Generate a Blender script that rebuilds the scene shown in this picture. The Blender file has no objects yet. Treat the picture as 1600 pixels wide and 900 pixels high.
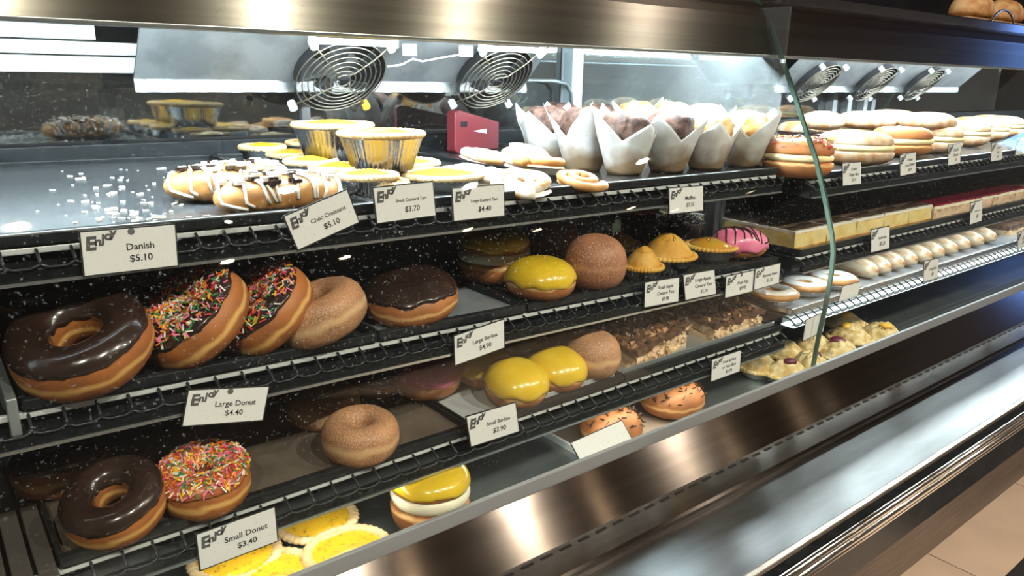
import bpy, bmesh, math, random
from mathutils import Vector, Matrix, noise, Quaternion
random.seed(7)
PI = math.pi
H = 1.2                      # eye height; most heights below are written relative to it
sc = bpy.context.scene
col = sc.collection

# ------------------------------------------------------------------ camera
F = 1180.0
AX = (Vector((0.78433758, -0.15523878, 0.60059594)), Vector((-0.62003602, -0.22620342, 0.75125718)), Vector((0.01923261, -0.96163035, -0.27367348)))
cam = bpy.data.cameras.new('camera'); cam.sensor_width = 36; cam.lens = 36 * F / 1600; cam.clip_start = 0.01
co = bpy.data.objects.new('camera', cam); col.objects.link(co); sc.camera = co
right = Vector((AX[0].x, AX[1].x, AX[2].x)); down = Vector((AX[0].y, AX[1].y, AX[2].y)); fwd = Vector((AX[0].z, AX[1].z, AX[2].z))
M3 = Matrix((right, -down, -fwd)).transposed().to_4x4(); M3.translation = (0, 0, H); co.matrix_world = M3
def ray(px, py): return (right * (px - 800) + down * (py - 450) + fwd * F)
def at(px, py, z): d = ray(px, py); k = z / d.z; return Vector((d.x * k, d.y * k, z))
def aty(px, py, y): d = ray(px, py); k = y / d.y; return d * k

# ------------------------------------------------------------------ world, exposure, lights
w = bpy.data.worlds.new('world'); sc.world = w; w.use_nodes = True
w.node_tree.nodes['Background'].inputs[0].default_value = (0.62, 0.53, 0.45, 1)
w.node_tree.nodes['Background'].inputs[1].default_value = 0.10
vs = sc.view_settings; vs.view_transform = 'Standard'; vs.look = 'None'; vs.gamma = 1; vs.exposure = 0.35; vs.use_curve_mapping = False
sc.cycles.max_bounces = 10; sc.cycles.transparent_max_bounces = 24; sc.cycles.caustics_reflective = False; sc.cycles.caustics_refractive = False
sc.cycles.use_denoising = True; sc.cycles.sample_clamp_indirect = 4
def area(name, loc, size, power, color, rot=(0, 0, 0), shape='RECTANGLE', sy=None, spread=180):
    l = bpy.data.lights.new(name, 'AREA'); l.energy = power; l.color = color; l.shape = shape; l.size = size; l.spread = math.radians(spread)
    if sy: l.size_y = sy
    o = bpy.data.objects.new(name, l); col.objects.link(o); o.location = (loc[0], loc[1], loc[2] + H); o.rotation_euler = rot
    return o
COOL = (0.86, 0.95, 1.0); WARM = (1.0, 0.74, 0.48)
area('deck_light', (0.52, 0.612, -0.4025), 0.96, 0.8, (1.0, 0.96, 0.84), (math.radians(-8), 0, 0), sy=0.012)
area('right_shelf_light', (2.05, 0.622, -0.373), 1.9, 5.5, (0.95, 0.98, 1.0), (math.radians(-8), 0, 0), sy=0.012)
area('right_middle_light', (2.05, 0.63, -0.2915), 1.9, 1.0, COOL, (math.radians(-6), 0, 0), sy=0.01)
for x, y, p in [(-0.9, -1.05, 28), (0.25, -1.2, 31), (1.15, -1.05, 29), (2.1, -1.2, 29), (3.2, -1.05, 28)] + [(1.2 + 0.75 * k, -2.35 - 0.25 * (k % 2), 1.4) for k in range(8)]:
    area('downlight', (x, y, 1.48), 0.07, p, (1.0, 0.86, 0.70) if p > 10 else WARM if int(x * 4) % 3 else (1.0, 0.9, 0.78), shape='DISK', spread=150)
area('rear_fill_light', (0.8, 1.35, 1.3), 0.6, 22, (0.95, 0.97, 1.0), sy=0.3)  # added unseen fill, brightens what stands behind the rear doors
area('drinks_fridge_glow', (5.6, -0.35, 0.55), 0.25, 3, (0.16, 0.34, 1.0), (math.radians(90), 0, math.radians(75)), sy=0.4)

# ------------------------------------------------------------------ materials
MATS = {}
def mat(name, c, rough=0.6, c2=None, scale=60, metal=0, bump=0, bscale=None, spec=0.5, sss=0, emit=0, coat=0, lo=0.4, hi=0.62, aniso=0, stretch=None, detail=4):
    if name in MATS: return MATS[name]
    m = bpy.data.materials.new(name); m.use_nodes = True; nt = m.node_tree; b = nt.nodes['Principled BSDF']; MATS[name] = m
    b.inputs['Base Color'].default_value = (*c, 1); b.inputs['Roughness'].default_value = rough; b.inputs['Metallic'].default_value = metal
    b.inputs['Specular IOR Level'].default_value = spec; b.inputs['Coat Weight'].default_value = coat; b.inputs['Coat Roughness'].default_value = 0.06
    if sss: b.inputs['Subsurface Weight'].default_value = sss; b.inputs['Subsurface Radius'].default_value = (0.01, 0.006, 0.003); b.inputs['Subsurface Scale'].default_value = 0.6
    if emit: b.inputs['Emission Color'].default_value = (*c, 1); b.inputs['Emission Strength'].default_value = emit
    if aniso:
        b.inputs['Anisotropic'].default_value = aniso; b.inputs['Anisotropic Rotation'].default_value = 0.25
        tg = nt.nodes.new('ShaderNodeTangent'); tg.direction_type = 'UV_MAP'; nt.links.new(tg.outputs[0], b.inputs['Tangent'])
    if c2 or bump:
        tc = nt.nodes.new('ShaderNodeTexCoord'); vec = tc.outputs['Object']
        if stretch:
            mp = nt.nodes.new('ShaderNodeMapping'); mp.inputs['Scale'].default_value = stretch; nt.links.new(vec, mp.inputs[0]); vec = mp.outputs[0]
        n = nt.nodes.new('ShaderNodeTexNoise'); n.inputs['Scale'].default_value = scale; n.inputs['Detail'].default_value = detail; nt.links.new(vec, n.inputs[0])
        if c2:
            r = nt.nodes.new('ShaderNodeValToRGB'); r.color_ramp.elements[0].position = lo; r.color_ramp.elements[1].position = hi
            r.color_ramp.elements[0].color = (*c, 1); r.color_ramp.elements[1].color = (*c2, 1)
            nt.links.new(n.outputs[0], r.inputs[0]); nt.links.new(r.outputs[0], b.inputs['Base Color'])
        if bump:
            n2 = n
            if bscale: n2 = nt.nodes.new('ShaderNodeTexNoise'); n2.inputs['Scale'].default_value = bscale; n2.inputs['Detail'].default_value = 3; nt.links.new(vec, n2.inputs[0])
            bp = nt.nodes.new('ShaderNodeBump'); bp.inputs['Strength'].default_value = bump; bp.inputs['Distance'].default_value = 0.002
            nt.links.new(n2.outputs[0], bp.inputs['Height']); nt.links.new(bp.outputs[0], b.inputs['Normal'])
    return m
def dough(name, c, pale, band=0.0, width=0.007, sugar=None):
    """fried dough: brown with a pale proofing line round the middle (object space), optional sugar grains"""
    if name in MATS: return MATS[name]
    m = mat(name, c, 0.55, bump=0.12, bscale=220)
    nt = m.node_tree; b = nt.nodes['Principled BSDF']; N = nt.nodes.new; Lk = nt.links.new
    tc = N('ShaderNodeTexCoord'); sp = N('ShaderNodeSeparateXYZ'); Lk(tc.outputs['Object'], sp.inputs[0])
    no = N('ShaderNodeTexNoise'); no.inputs['Scale'].default_value = 35; Lk(tc.outputs['Object'], no.inputs[0])
    a = N('ShaderNodeMath'); a.operation = 'MULTIPLY_ADD'; Lk(no.outputs[0], a.inputs[0]); a.inputs[1].default_value = 0.012; a.inputs[2].default_value = -0.006 - band
    s = N('ShaderNodeMath'); s.operation = 'ADD'; Lk(sp.outputs['Z'], s.inputs[0]); Lk(a.outputs[0], s.inputs[1])
    ab = N('ShaderNodeMath'); ab.operation = 'ABSOLUTE'; Lk(s.outputs[0], ab.inputs[0])
    mr = N('ShaderNodeMapRange'); mr.inputs[1].default_value = width * 0.25; mr.inputs[2].default_value = width; mr.inputs[3].default_value = 1; mr.inputs[4].default_value = 0; Lk(ab.outputs[0], mr.inputs[0])
    n3 = N('ShaderNodeTexNoise'); n3.inputs['Scale'].default_value = 22; Lk(tc.outputs['Object'], n3.inputs[0])
    r = N('ShaderNodeValToRGB'); r.color_ramp.elements[0].color = (*[v * 0.72 for v in c], 1); r.color_ramp.elements[1].color = (*[min(1, v * 1.22) for v in c], 1); r.color_ramp.elements[0].position = 0.35; r.color_ramp.elements[1].position = 0.68; Lk(n3.outputs[0], r.inputs[0])
    mx = N('ShaderNodeMix'); mx.data_type = 'RGBA'; Lk(mr.outputs[0], mx.inputs[0]); Lk(r.outputs[0], mx.inputs[6]); mx.inputs[7].default_value = (*pale, 1)
    out = mx.outputs[2]
    if sugar:
        v = N('ShaderNodeTexNoise'); v.inputs['Scale'].default_value = 900; v.inputs['Detail'].default_value = 2; Lk(tc.outputs['Object'], v.inputs[0])
        r2 = N('ShaderNodeValToRGB'); r2.color_ramp.elements[0].position = 0.46; r2.color_ramp.elements[1].position = 0.72; Lk(v.outputs[0], r2.inputs[0])
        m2 = N('ShaderNodeMix'); m2.data_type = 'RGBA'; Lk(r2.outputs[0], m2.inputs[0]); Lk(out, m2.inputs[6]); m2.inputs[7].default_value = (*sugar, 1); out = m2.outputs[2]
    Lk(out, b.inputs['Base Color'])
    return m
def glassmat(name, tint, dirt=0.0, haze=0.0, gloss=1.0, ior=1.45):
    m = bpy.data.materials.new(name); m.use_nodes = True; nt = m.node_tree; N = nt.nodes.new; Lk = nt.links.new
    nt.nodes.remove(nt.nodes['Principled BSDF']); out = nt.nodes['Material Output']
    t = N('ShaderNodeBsdfTransparent'); t.inputs[0].default_value = (*tint, 1)
    g = N('ShaderNodeBsdfGlossy'); g.inputs['Roughness'].default_value = 0.015; g.inputs[0].default_value = (1, 1, 1, 1)
    f = N('ShaderNodeLayerWeight'); f.inputs[0].default_value = 0.5
    pw = N('ShaderNodeMath'); pw.operation = 'POWER'; pw.inputs[1].default_value = 5; Lk(f.outputs['Facing'], pw.inputs[0])
    ml = N('ShaderNodeMath'); ml.operation = 'MULTIPLY_ADD'; ml.inputs[1].default_value = 0.9 * gloss; ml.inputs[2].default_value = 0.035 * gloss; Lk(pw.outputs[0], ml.inputs[0])
    mx = N('ShaderNodeMixShader'); Lk(ml.outputs[0], mx.inputs[0]); Lk(t.outputs[0], mx.inputs[1]); Lk(g.outputs[0], mx.inputs[2]); res = mx.outputs[0]
    if dirt or haze:
        tc = N('ShaderNodeTexCoord')
        n = N('ShaderNodeTexNoise'); n.inputs['Scale'].default_value = 330; n.inputs['Detail'].default_value = 1; Lk(tc.outputs['Object'], n.inputs[0])
        n2 = N('ShaderNodeTexNoise'); n2.inputs['Scale'].default_value = 9; Lk(tc.outputs['Object'], n2.inputs[0])
        mr = N('ShaderNodeMapRange'); mr.inputs[1].default_value = 0.68; mr.inputs[2].default_value = 0.76; mr.inputs[4].default_value = dirt; Lk(n.outputs[0], mr.inputs[0])
        mm = N('ShaderNodeMath'); mm.operation = 'MULTIPLY'; Lk(mr.outputs[0], mm.inputs[0]); Lk(n2.outputs[0], mm.inputs[1])
        ad = N('ShaderNodeMath'); ad.operation = 'MULTIPLY_ADD'; Lk(n2.outputs[0], ad.inputs[0]); ad.inputs[1].default_value = haze; Lk(mm.outputs[0], ad.inputs[2])
        d = N('ShaderNodeBsdfDiffuse'); d.inputs[0].default_value = (0.8, 0.86, 0.88, 1)
        tl = N('ShaderNodeBsdfTranslucent'); tl.inputs[0].default_value = (0.8, 0.86, 0.88, 1)
        dm = N('ShaderNodeMixShader'); Lk(d.outputs[0], dm.inputs[1]); Lk(tl.outputs[0], dm.inputs[2])
        m3 = N('ShaderNodeMixShader'); Lk(ad.outputs[0], m3.inputs[0]); Lk(res, m3.inputs[1]); Lk(dm.outputs[0], m3.inputs[2]); res = m3.outputs[0]
    Lk(res, out.inputs[0]); MATS[name] = m
    return m
FASCIA = mat('fascia_steel', (0.22, 0.2, 0.175), 0.28, (0.18, 0.163, 0.143), 3, 1.0, aniso=0.95, stretch=(0.6, 40, 40), detail=6)
STEEL = mat('brushed_steel', (0.25, 0.223, 0.2), 0.16, (0.215, 0.192, 0.172), 3, 1.0, aniso=0.98, stretch=(0.6, 40, 40), detail=6)
BENCH = mat('bench_steel', (0.20, 0.202, 0.20), 0.30, (0.165, 0.165, 0.162), 8, 1.0, aniso=0.8, stretch=(1, 6, 6), detail=8)
CHROME = mat('chrome', (0.8, 0.79, 0.77), 0.12, metal=1)
ALU = mat('grey_aluminium', (0.42, 0.47, 0.49), 0.42, metal=0.7)
BLACK = mat('black_satin', (0.009, 0.011, 0.012), 0.3, (0.016, 0.019, 0.022), 90, spec=0.3)
BAND = mat('black_band', (0.006, 0.008, 0.009), 0.25, (0.015, 0.019, 0.021), 130, lo=0.5, hi=0.8, spec=0.25)
DARKTRAY = mat('dark_tray', (0.022, 0.022, 0.022), 0.22, (0.04, 0.037, 0.035), 30, bump=0.05, bscale=15)
TOPTRAY = mat('top_tray', (0.15, 0.17, 0.19), 0.2, (0.21, 0.235, 0.255), 14, metal=0.75, stretch=(1, 5, 1))
STEELTRAY = mat('steel_tray', (0.40, 0.45, 0.51), 0.3, (0.32, 0.37, 0.43), 10, metal=0.45)
BROWNTRAY = mat('brown_tray', (0.105, 0.082, 0.066), 0.38, (0.14, 0.112, 0.09), 26, bump=0.04, bscale=40)
DECK = mat('deck_steel', (0.36, 0.40, 0.40), 0.3, (0.28, 0.31, 0.31), 12, metal=0.85)
WIRE = mat('black_wire', (0.03, 0.034, 0.037), 0.25, metal=0.3)
SILVER = mat('silver_edge', (0.62, 0.66, 0.68), 0.25, metal=0.9)
SIDERAIL = mat('side_rail', (0.30, 0.27, 0.25), 0.4, metal=0.8)
WHITEPL = mat('white_plastic', (0.75, 0.8, 0.84), 0.4, bump=0.02)
GALV = mat('galvanised', (0.27, 0.285, 0.295), 0.45, (0.18, 0.195, 0.205), 18, metal=0.6)
WOOD = mat('dark_wood', (0.075, 0.055, 0.043), 0.5, (0.2, 0.15, 0.118), 9, stretch=(1.2, 14, 14), detail=8, bump=0.1)
TILE = mat('beige_tile', (0.42, 0.33, 0.25), 0.35, (0.47, 0.37, 0.28), 5)
GROUT = mat('grout', (0.05, 0.035, 0.025), 0.9)
CARD = mat('tag_card', (0.80, 0.80, 0.80), 0.35)
INK = mat('tag_ink', (0.02, 0.02, 0.02), 0.5)
LOGO = mat('tag_logo', (0.10, 0.10, 0.10), 0.5)
FOIL = mat('foil', (0.80, 0.80, 0.80), 0.22, metal=1, bump=0.15, bscale=240)
CRUST = mat('tart_crust', (0.62, 0.41, 0.19), 0.6, (0.72, 0.53, 0.29), 60, bump=0.15, bscale=200)
CUSTARD = mat('custard', (0.78, 0.45, 0.02), 0.3, (0.30, 0.13, 0.02), 190, lo=0.55, hi=0.74, coat=0.25)
YELLOW = mat('yellow_icing', (0.68, 0.45, 0.018), 0.22, (0.76, 0.52, 0.03), 25, coat=0.5, sss=0.1)
PINK = mat('pink_icing', (0.78, 0.17, 0.32), 0.3, (0.86, 0.26, 0.42), 30, coat=0.2, bump=0.1, bscale=120)
CHOC = mat('chocolate_icing', (0.022, 0.011, 0.008), 0.2, (0.034, 0.018, 0.013), 30, coat=0.6, bump=0.06, bscale=60)
CREAM = mat('cream', (0.86, 0.80, 0.62), 0.45, bump=0.12, bscale=90, sss=0.1)
CREAMY = mat('custard_cream', (0.86, 0.74, 0.40), 0.45, bump=0.12, bscale=90)
DOUGH = dough('fried_dough', (0.40, 0.135, 0.034), (0.74, 0.42, 0.13), width=0.0042, band=-0.002)
DOUGHP = dough('bun_dough', (0.42, 0.155, 0.045), (0.70, 0.40, 0.16), width=0.003)
CINN = dough('cinnamon_dough', (0.40, 0.175, 0.075), (0.66, 0.40, 0.19), width=0.006, sugar=(0.62, 0.42, 0.27))
CINNB = dough('cinnamon_ball', (0.33, 0.115, 0.05), (0.42, 0.19, 0.09), width=0.004, sugar=(0.58, 0.36, 0.23))
DUST = mat('sugar_dusted_bun', (0.46, 0.22, 0.08), 0.75, (0.76, 0.62, 0.47), 34, lo=0.40, hi=0.66, bump=0.1, bscale=200)
PASTRY = mat('pastry', (0.36, 0.15, 0.035), 0.5, (0.54, 0.28, 0.09), 40, bump=0.2, bscale=120)
POWDER = mat('powdered_pastry', (0.52, 0.27, 0.09), 0.7, (0.84, 0.76, 0.66), 46, lo=0.42, hi=0.6, bump=0.25, bscale=120)
DRIZZLE = mat('white_drizzle', (0.90, 0.86, 0.80), 0.35)
CHOCMUF = mat('chocolate_muffin', (0.028, 0.012, 0.008), 0.7, (0.11, 0.052, 0.036), 110, bump=1.0, bscale=130)
GOLDMUF = mat('golden_muffin', (0.62, 0.31, 0.09), 0.65, (0.82, 0.58, 0.26), 50, bump=0.6, bscale=100)
PIECRUST = mat('pie_crust', (0.62, 0.31, 0.035), 0.6, (0.74, 0.48, 0.13), 32, bump=0.35, bscale=140)
FLAN = mat('apricot_glaze', (0.66, 0.26, 0.02), 0.1, (0.52, 0.36, 0.04), 22, coat=0.8)
SLICETOP = mat('nut_slice_top', (0.05, 0.022, 0.012), 0.45, (0.15, 0.072, 0.035), 160, bump=1.0, bscale=90)
SLICESIDE = mat('nut_slice_side', (0.80, 0.60, 0.38), 0.6, (0.36, 0.19, 0.09), 110, bump=1.0, bscale=120, lo=0.47, hi=0.66)
VANILLA = mat('vanilla_filling', (0.76, 0.56, 0.2), 0.5, (0.82, 0.66, 0.32), 40, bump=0.1, bscale=150)
CHOCSWIRL = mat('swirled_choc_icing', (0.035, 0.02, 0.015), 0.3, (0.17, 0.115, 0.085), 10, stretch=(1, 6, 1), coat=0.4)
ICEWHITE = mat('white_icing', (0.85, 0.82, 0.74), 0.3, coat=0.2)
BERRY = mat('berry_jelly', (0.26, 0.01, 0.035), 0.12, coat=0.8)
SLICEBERRY = mat('berry_slice_side', (0.70, 0.50, 0.34), 0.55, (0.24, 0.11, 0.08), 45, lo=0.56, hi=0.66)
GLAZED = mat('glazed_pastry', (0.36, 0.15, 0.04), 0.35, (0.66, 0.54, 0.38), 14, stretch=(0.5, 4, 4), coat=0.3, lo=0.35, hi=0.55)
CRUMBLE = mat('crumble', (0.56, 0.38, 0.13), 0.7, (0.76, 0.62, 0.34), 90, bump=1.0, bscale=170)
PLUM = mat('plum', (0.13, 0.02, 0.04), 0.3)
PEACH = mat('peach', (0.82, 0.48, 0.06), 0.3)
REDPL = mat('red_plastic', (0.13, 0.010, 0.017), 0.45, bump=0.2, bscale=160)
TUBE = mat('lamp_tube_glow', (0.92, 0.97, 1.0), 0.4, emit=14)
BREAD = mat('bread_crust', (0.50, 0.22, 0.06), 0.6, (0.72, 0.45, 0.2), 30, bump=0.3)
SPR = [mat('sprinkle_%s' % n, c, 0.4) for n, c in (('red', (0.62, 0.045, 0.05)), ('orange', (0.82, 0.25, 0.02)), ('white', (0.82, 0.78, 0.74)), ('green', (0.05, 0.24, 0.08)), ('yellow', (0.80, 0.55, 0.05)), ('pink', (0.78, 0.20, 0.33)))]
CSPR = [mat('chocolate_sprinkle', (0.035, 0.015, 0.01), 0.35), mat('chocolate_sprinkle_pale', (0.10, 0.05, 0.03), 0.35)]
GLASS = glassmat('display_glass', (0.955, 0.985, 0.98), dirt=0.22, haze=0.003, gloss=0.55)
FOGGLASS = glassmat('fogged_glass', (0.9, 0.95, 0.96), dirt=0.4, haze=0.13)
def glassedge():
    m = mat('glass_edge', (0.05, 0.10, 0.075), 0.12, (0.2, 0.30, 0.24), 5, stretch=(1, 1, 0.6)); return m
GEDGE = glassedge()
def mirrormat():
    m = bpy.data.materials.new('tinted_mirror_glass'); m.use_nodes = True; nt = m.node_tree; N = nt.nodes.new; Lk = nt.links.new
    nt.nodes.remove(nt.nodes['Principled BSDF']); out = nt.nodes['Material Output']
    t = N('ShaderNodeBsdfTransparent'); t.inputs[0].default_value = (0.82, 0.85, 0.86, 1); g = N('ShaderNodeBsdfGlossy'); g.inputs['Roughness'].default_value = 0.03; g.inputs[0].default_value = (0.8, 0.84, 0.84, 1)
    tc = N('ShaderNodeTexCoord'); n = N('ShaderNodeTexNoise'); n.inputs['Scale'].default_value = 260; n.inputs['Detail'].default_value = 2; Lk(tc.outputs['Object'], n.inputs[0])
    mr = N('ShaderNodeMapRange'); mr.inputs[1].default_value = 0.62; mr.inputs[2].default_value = 0.74; mr.inputs[4].default_value = 0.2; Lk(n.outputs[0], mr.inputs[0])
    mx = N('ShaderNodeMixShader'); mx.inputs[0].default_value = 0.52; Lk(t.outputs[0], mx.inputs[1]); Lk(g.outputs[0], mx.inputs[2])
    d = N('ShaderNodeBsdfDiffuse'); m3 = N('ShaderNodeMixShader'); Lk(mr.outputs[0], m3.inputs[0]); Lk(mx.outputs[0], m3.inputs[1]); Lk(d.outputs[0], m3.inputs[2])
    Lk(m3.outputs[0], out.inputs[0]); return m
MIRROR = mirrormat()
def papermat():
    m = bpy.data.materials.new('muffin_paper'); m.use_nodes = True; nt = m.node_tree; N = nt.nodes.new; Lk = nt.links.new
    nt.nodes.remove(nt.nodes['Principled BSDF']); out = nt.nodes['Material Output']
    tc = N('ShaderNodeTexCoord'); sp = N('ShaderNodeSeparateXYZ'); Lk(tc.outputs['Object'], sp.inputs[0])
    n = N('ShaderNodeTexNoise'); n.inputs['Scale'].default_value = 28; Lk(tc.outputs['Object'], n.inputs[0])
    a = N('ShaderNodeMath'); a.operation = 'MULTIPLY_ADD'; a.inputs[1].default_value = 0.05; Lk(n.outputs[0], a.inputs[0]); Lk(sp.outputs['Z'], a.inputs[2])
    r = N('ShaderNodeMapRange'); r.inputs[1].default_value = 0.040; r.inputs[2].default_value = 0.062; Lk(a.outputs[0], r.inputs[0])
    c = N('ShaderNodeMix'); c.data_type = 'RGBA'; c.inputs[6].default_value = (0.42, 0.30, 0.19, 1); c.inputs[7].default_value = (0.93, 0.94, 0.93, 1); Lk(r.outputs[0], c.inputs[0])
    d = N('ShaderNodeBsdfDiffuse'); t = N('ShaderNodeBsdfTranslucent'); Lk(c.outputs[2], d.inputs[0]); Lk(c.outputs[2], t.inputs[0])
    mx = N('ShaderNodeMixShader'); mx.inputs[0].default_value = 0.4; Lk(d.outputs[0], mx.inputs[1]); Lk(t.outputs[0], mx.inputs[2]); Lk(mx.outputs[0], out.inputs[0])
    return m
PAPER = papermat()

# ------------------------------------------------------------------ builders
class MB:
    def __init__(s): s.v = []; s.f = []; s.m = []; s.poles = False
    def add(s, vs, fs, mi=0):
        k = len(s.v); s.v += [tuple(p) for p in vs]; s.f += [tuple(i + k for i in q) for q in fs]; s.m += [mi] * len(fs); return s
    def box(s, x0, x1, y0, y1, z0, z1, mi=0):
        return s.add([(x0, y0, z0), (x1, y0, z0), (x1, y1, z0), (x0, y1, z0), (x0, y0, z1), (x1, y0, z1), (x1, y1, z1), (x0, y1, z1)],
                     [(0, 3, 2, 1), (4, 5, 6, 7), (0, 1, 5, 4), (1, 2, 6, 5), (2, 3, 7, 6), (3, 0, 4, 7)], mi)
    def prism(s, prof, x0, x1, mi=0):          # closed (y,z) outline extruded along x
        n = len(prof); a = [(x0, y, z) for y, z in prof] + [(x1, y, z) for y, z in prof]
        return s.add(a, [(i, (i + 1) % n, n + (i + 1) % n, n + i) for i in range(n)] + [tuple(range(n))[::-1], tuple(range(n, 2 * n))], mi)
    def tube(s, pts, r, n=8, closed=False, mi=0, flat=1.0):
        pts = [Vector(p) for p in pts]; N = len(pts); vs = []; up = Vector((0, 0, 1))
        for i, p in enumerate(pts):
            a = pts[(i - 1) % N] if (closed or i > 0) else p; b = pts[(i + 1) % N] if (closed or i < N - 1) else p
            t = (b - a).normalized(); u = t.cross(up)
            if u.length < 1e-3: u = t.cross(Vector((1, 0, 0)))
            u.normalize(); q = u.cross(t); rr = r[i] if isinstance(r, list) else r
            vs += [p + u * (math.cos(2 * PI * k / n) * rr) + q * (math.sin(2 * PI * k / n) * rr * flat) for k in range(n)]
        fs = []
        for i in range(N if closed else N - 1):
            j = (i + 1) % N
            fs += [(i * n + k, i * n + (k + 1) % n, j * n + (k + 1) % n, j * n + k) for k in range(n)]
        if not closed: fs += [tuple(range(n))[::-1], tuple(range((N - 1) * n, N * n))]
        return s.add(vs, fs, mi)
    def rev(s, fn, nu, nv, mi=0, closev=False):   # fn(u 0..2pi, j 0..nv-1) -> point
        s.poles = True; vs = [fn(2 * PI * i / nu, j) for i in range(nu) for j in range(nv)]; fs = []
        for i in range(nu):
            k = (i + 1) % nu
            for j in range(nv if closev else nv - 1):
                l = (j + 1) % nv; fs.append((i * nv + j, k * nv + j, k * nv + l, i * nv + l))
        return s.add(vs, fs, mi)
    def mesh(s, name, mats, smooth=False, uv=False):
        me = bpy.data.meshes.new(name); me.from_pydata(s.v, [], s.f)
        for m in (mats if isinstance(mats, list) else [mats]): me.materials.append(m)
        me.polygons.foreach_set('material_index', s.m)
        if smooth: me.polygons.foreach_set('use_smooth', [True] * len(s.f))
        if uv:
            l = me.uv_layers.new(name='UVMap')
            for lp in me.loops: c = me.vertices[lp.vertex_index].co; l.data[lp.index].uv = (c.x, c.y * 0.8 - c.z)
        if s.poles:                      # close the tiny rings at the poles of turned shapes
            bm = bmesh.new(); bm.from_mesh(me); bmesh.ops.remove_doubles(bm, verts=bm.verts, dist=6e-5); bmesh.ops.recalc_face_normals(bm, faces=bm.faces); bm.to_mesh(me); bm.free()
        me.update(); return me
    def build(s, name, mats, parent=None, smooth=False, uv=False, bevel=0, loc=None):
        return link(name, s.mesh(name, mats, smooth, uv), parent, bevel, loc)
def link(name, me, parent=None, bevel=0, loc=None):
    o = bpy.data.objects.new(name, me); col.objects.link(o); o.parent = parent
    if loc is not None: o.location = loc
    if bevel:
        b = o.modifiers.new('bevel', 'BEVEL'); b.width = bevel; b.segments = 2; b.limit_method = 'ANGLE'
    return o
def tag(o, label=None, cat=None, group=None, kind=None):
    if label: o['label'] = label
    if cat: o['category'] = cat
    if group: o['group'] = group
    if kind: o['kind'] = kind
    return o
def thing(name, label, cat, loc=(0, 0, 0), group=None, n=None, spin=0):
    o = bpy.data.objects.new(name, None); col.objects.link(o); o.empty_display_size = 0.02; o.location = (loc[0], loc[1], loc[2] + H)
    if n is not None:
        q = Vector((0, 0, 1)).rotation_difference(Vector(n).normalized()); o.rotation_mode = 'QUATERNION'; o.rotation_quaternion = q @ Quaternion((0, 0, 1), spin)
    else: o.rotation_euler = (0, 0, spin)
    return tag(o, label, cat, group)
def nz(p, s, seed=0): return noise.noise(Vector((p[0] * s + seed * 7.3, p[1] * s - seed * 3.1, p[2] * s + seed)))
UP = Vector((0, 0, 1))

# ------------------------------------------------------------------ the setting
fl = MB().box(-2, 7, -3.5, 3, -H - 0.03, -H - 0.006).build('floor', GROUT, loc=(0, 0, H)); tag(fl, 'beige tiled shop floor', None, None, 'structure')
tm = MB().box(-0.298, 0.298, -0.298, 0.298, -0.006, 0).mesh('tile', TILE)
X0 = at(1450, 865, -1.2).x
for i in range(-1, 6):
    for j in range(-4, 1): link('tile', tm, fl, 0, (X0 + 0.3 + 0.6 * i, 0.42 + 0.6 * j, -H))
wb = MB().box(-2, 7, 2.3, 2.4, -H, 1.6).build('wall_back', mat('rear_wall', (0.045, 0.042, 0.042), 0.6, (0.08, 0.07, 0.066), 2), loc=(0, 0, H)); tag(wb, 'dark shop wall behind the case', None, None, 'structure')
ce = MB().box(-2, 7, -3.5, 2.4, 1.5, 1.6).build('ceiling', mat('ceiling_paint', (0.25, 0.2, 0.16), 0.8), loc=(0, 0, H)); tag(ce, 'brown shop ceiling', None, None, 'structure')
mt = MB().box(2.0, 4.2, -0.6, 1.2 / 2.43, 0.001, 0.008).build('floor_mat', mat('black_rubber', (0.006, 0.006, 0.006), 0.8), bevel=0.003, loc=(0, 0, 0)); tag(mt, 'black rubber mat edge on beige tiles in bottom right corner', 'mat')

# ------------------------------------------------------------------ display case
XL, XR = -0.5, 3.6
case = thing('display_case', 'long stainless steel bakery display case with curved glass front', 'display case')
def cpart(mb, name, m, **k): return mb.build(name, m, case, **k)
cpart(MB().prism([(0.685, 0.033), (0.700, 0.0875), (0.708, 0.100), (0.722, 0.109), (0.74, 0.115), (0.74, 0.1), (0.715, 0.088), (0.70, 0.036)][::-1], XL, XR), 'fascia_panel', FASCIA, uv=True)
cpart(MB().box(XL, XR, 0.682, 0.700, 0.0295, 0.0335), 'fascia_trim', SILVER, bevel=0.001)
cpart(MB().box(XL, XR, 0.742, 0.762, 0.106, 0.134), 'top_edge', STEEL, uv=True, bevel=0.002)
cpart(MB().box(XL, XR, 0.75, 1.2, 0.112, 0.132), 'roof_panel', mat('roof_dark', (0.03, 0.022, 0.018), 0.5))
cpart(MB().box(XL, XR, 0.548, 0.5535, -0.437, -0.420), 'glass_channel', ALU, bevel=0.001)
cpart(MB().prism([(0.5485, -0.437), (0.512, -0.484), (0.512, -0.50), (0.56, -0.50), (0.56, -0.437)], XL, XR), 'sloped_panel', STEEL, uv=True)
cpart(MB().prism([(0.514, -0.4835), (0.480, -0.4905), (0.4765, -0.4925), (0.475, -0.496), (0.475, -0.51), (0.514, -0.51)], XL, XR), 'vent_ledge', STEEL, uv=True)
vm = MB().box(-0.008, 0.008, -0.0016, 0.0016, -0.0006, 0.0005).mesh('vent_slot', mat('slot_black', (0.004, 0.004, 0.004), 0.9))
for i in range(100):
    x = 0.22 + i * 0.0265
    o = link('vent_slot', vm, case, 0, (x, 0.5065, -0.4851)); o.rotation_euler = (math.atan2(7, 34), 0, 0)
cpart(MB().box(XL, XR, 0.3748, 0.476, -0.506, -0.502), 'service_ledge', BENCH, uv=True)
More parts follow.
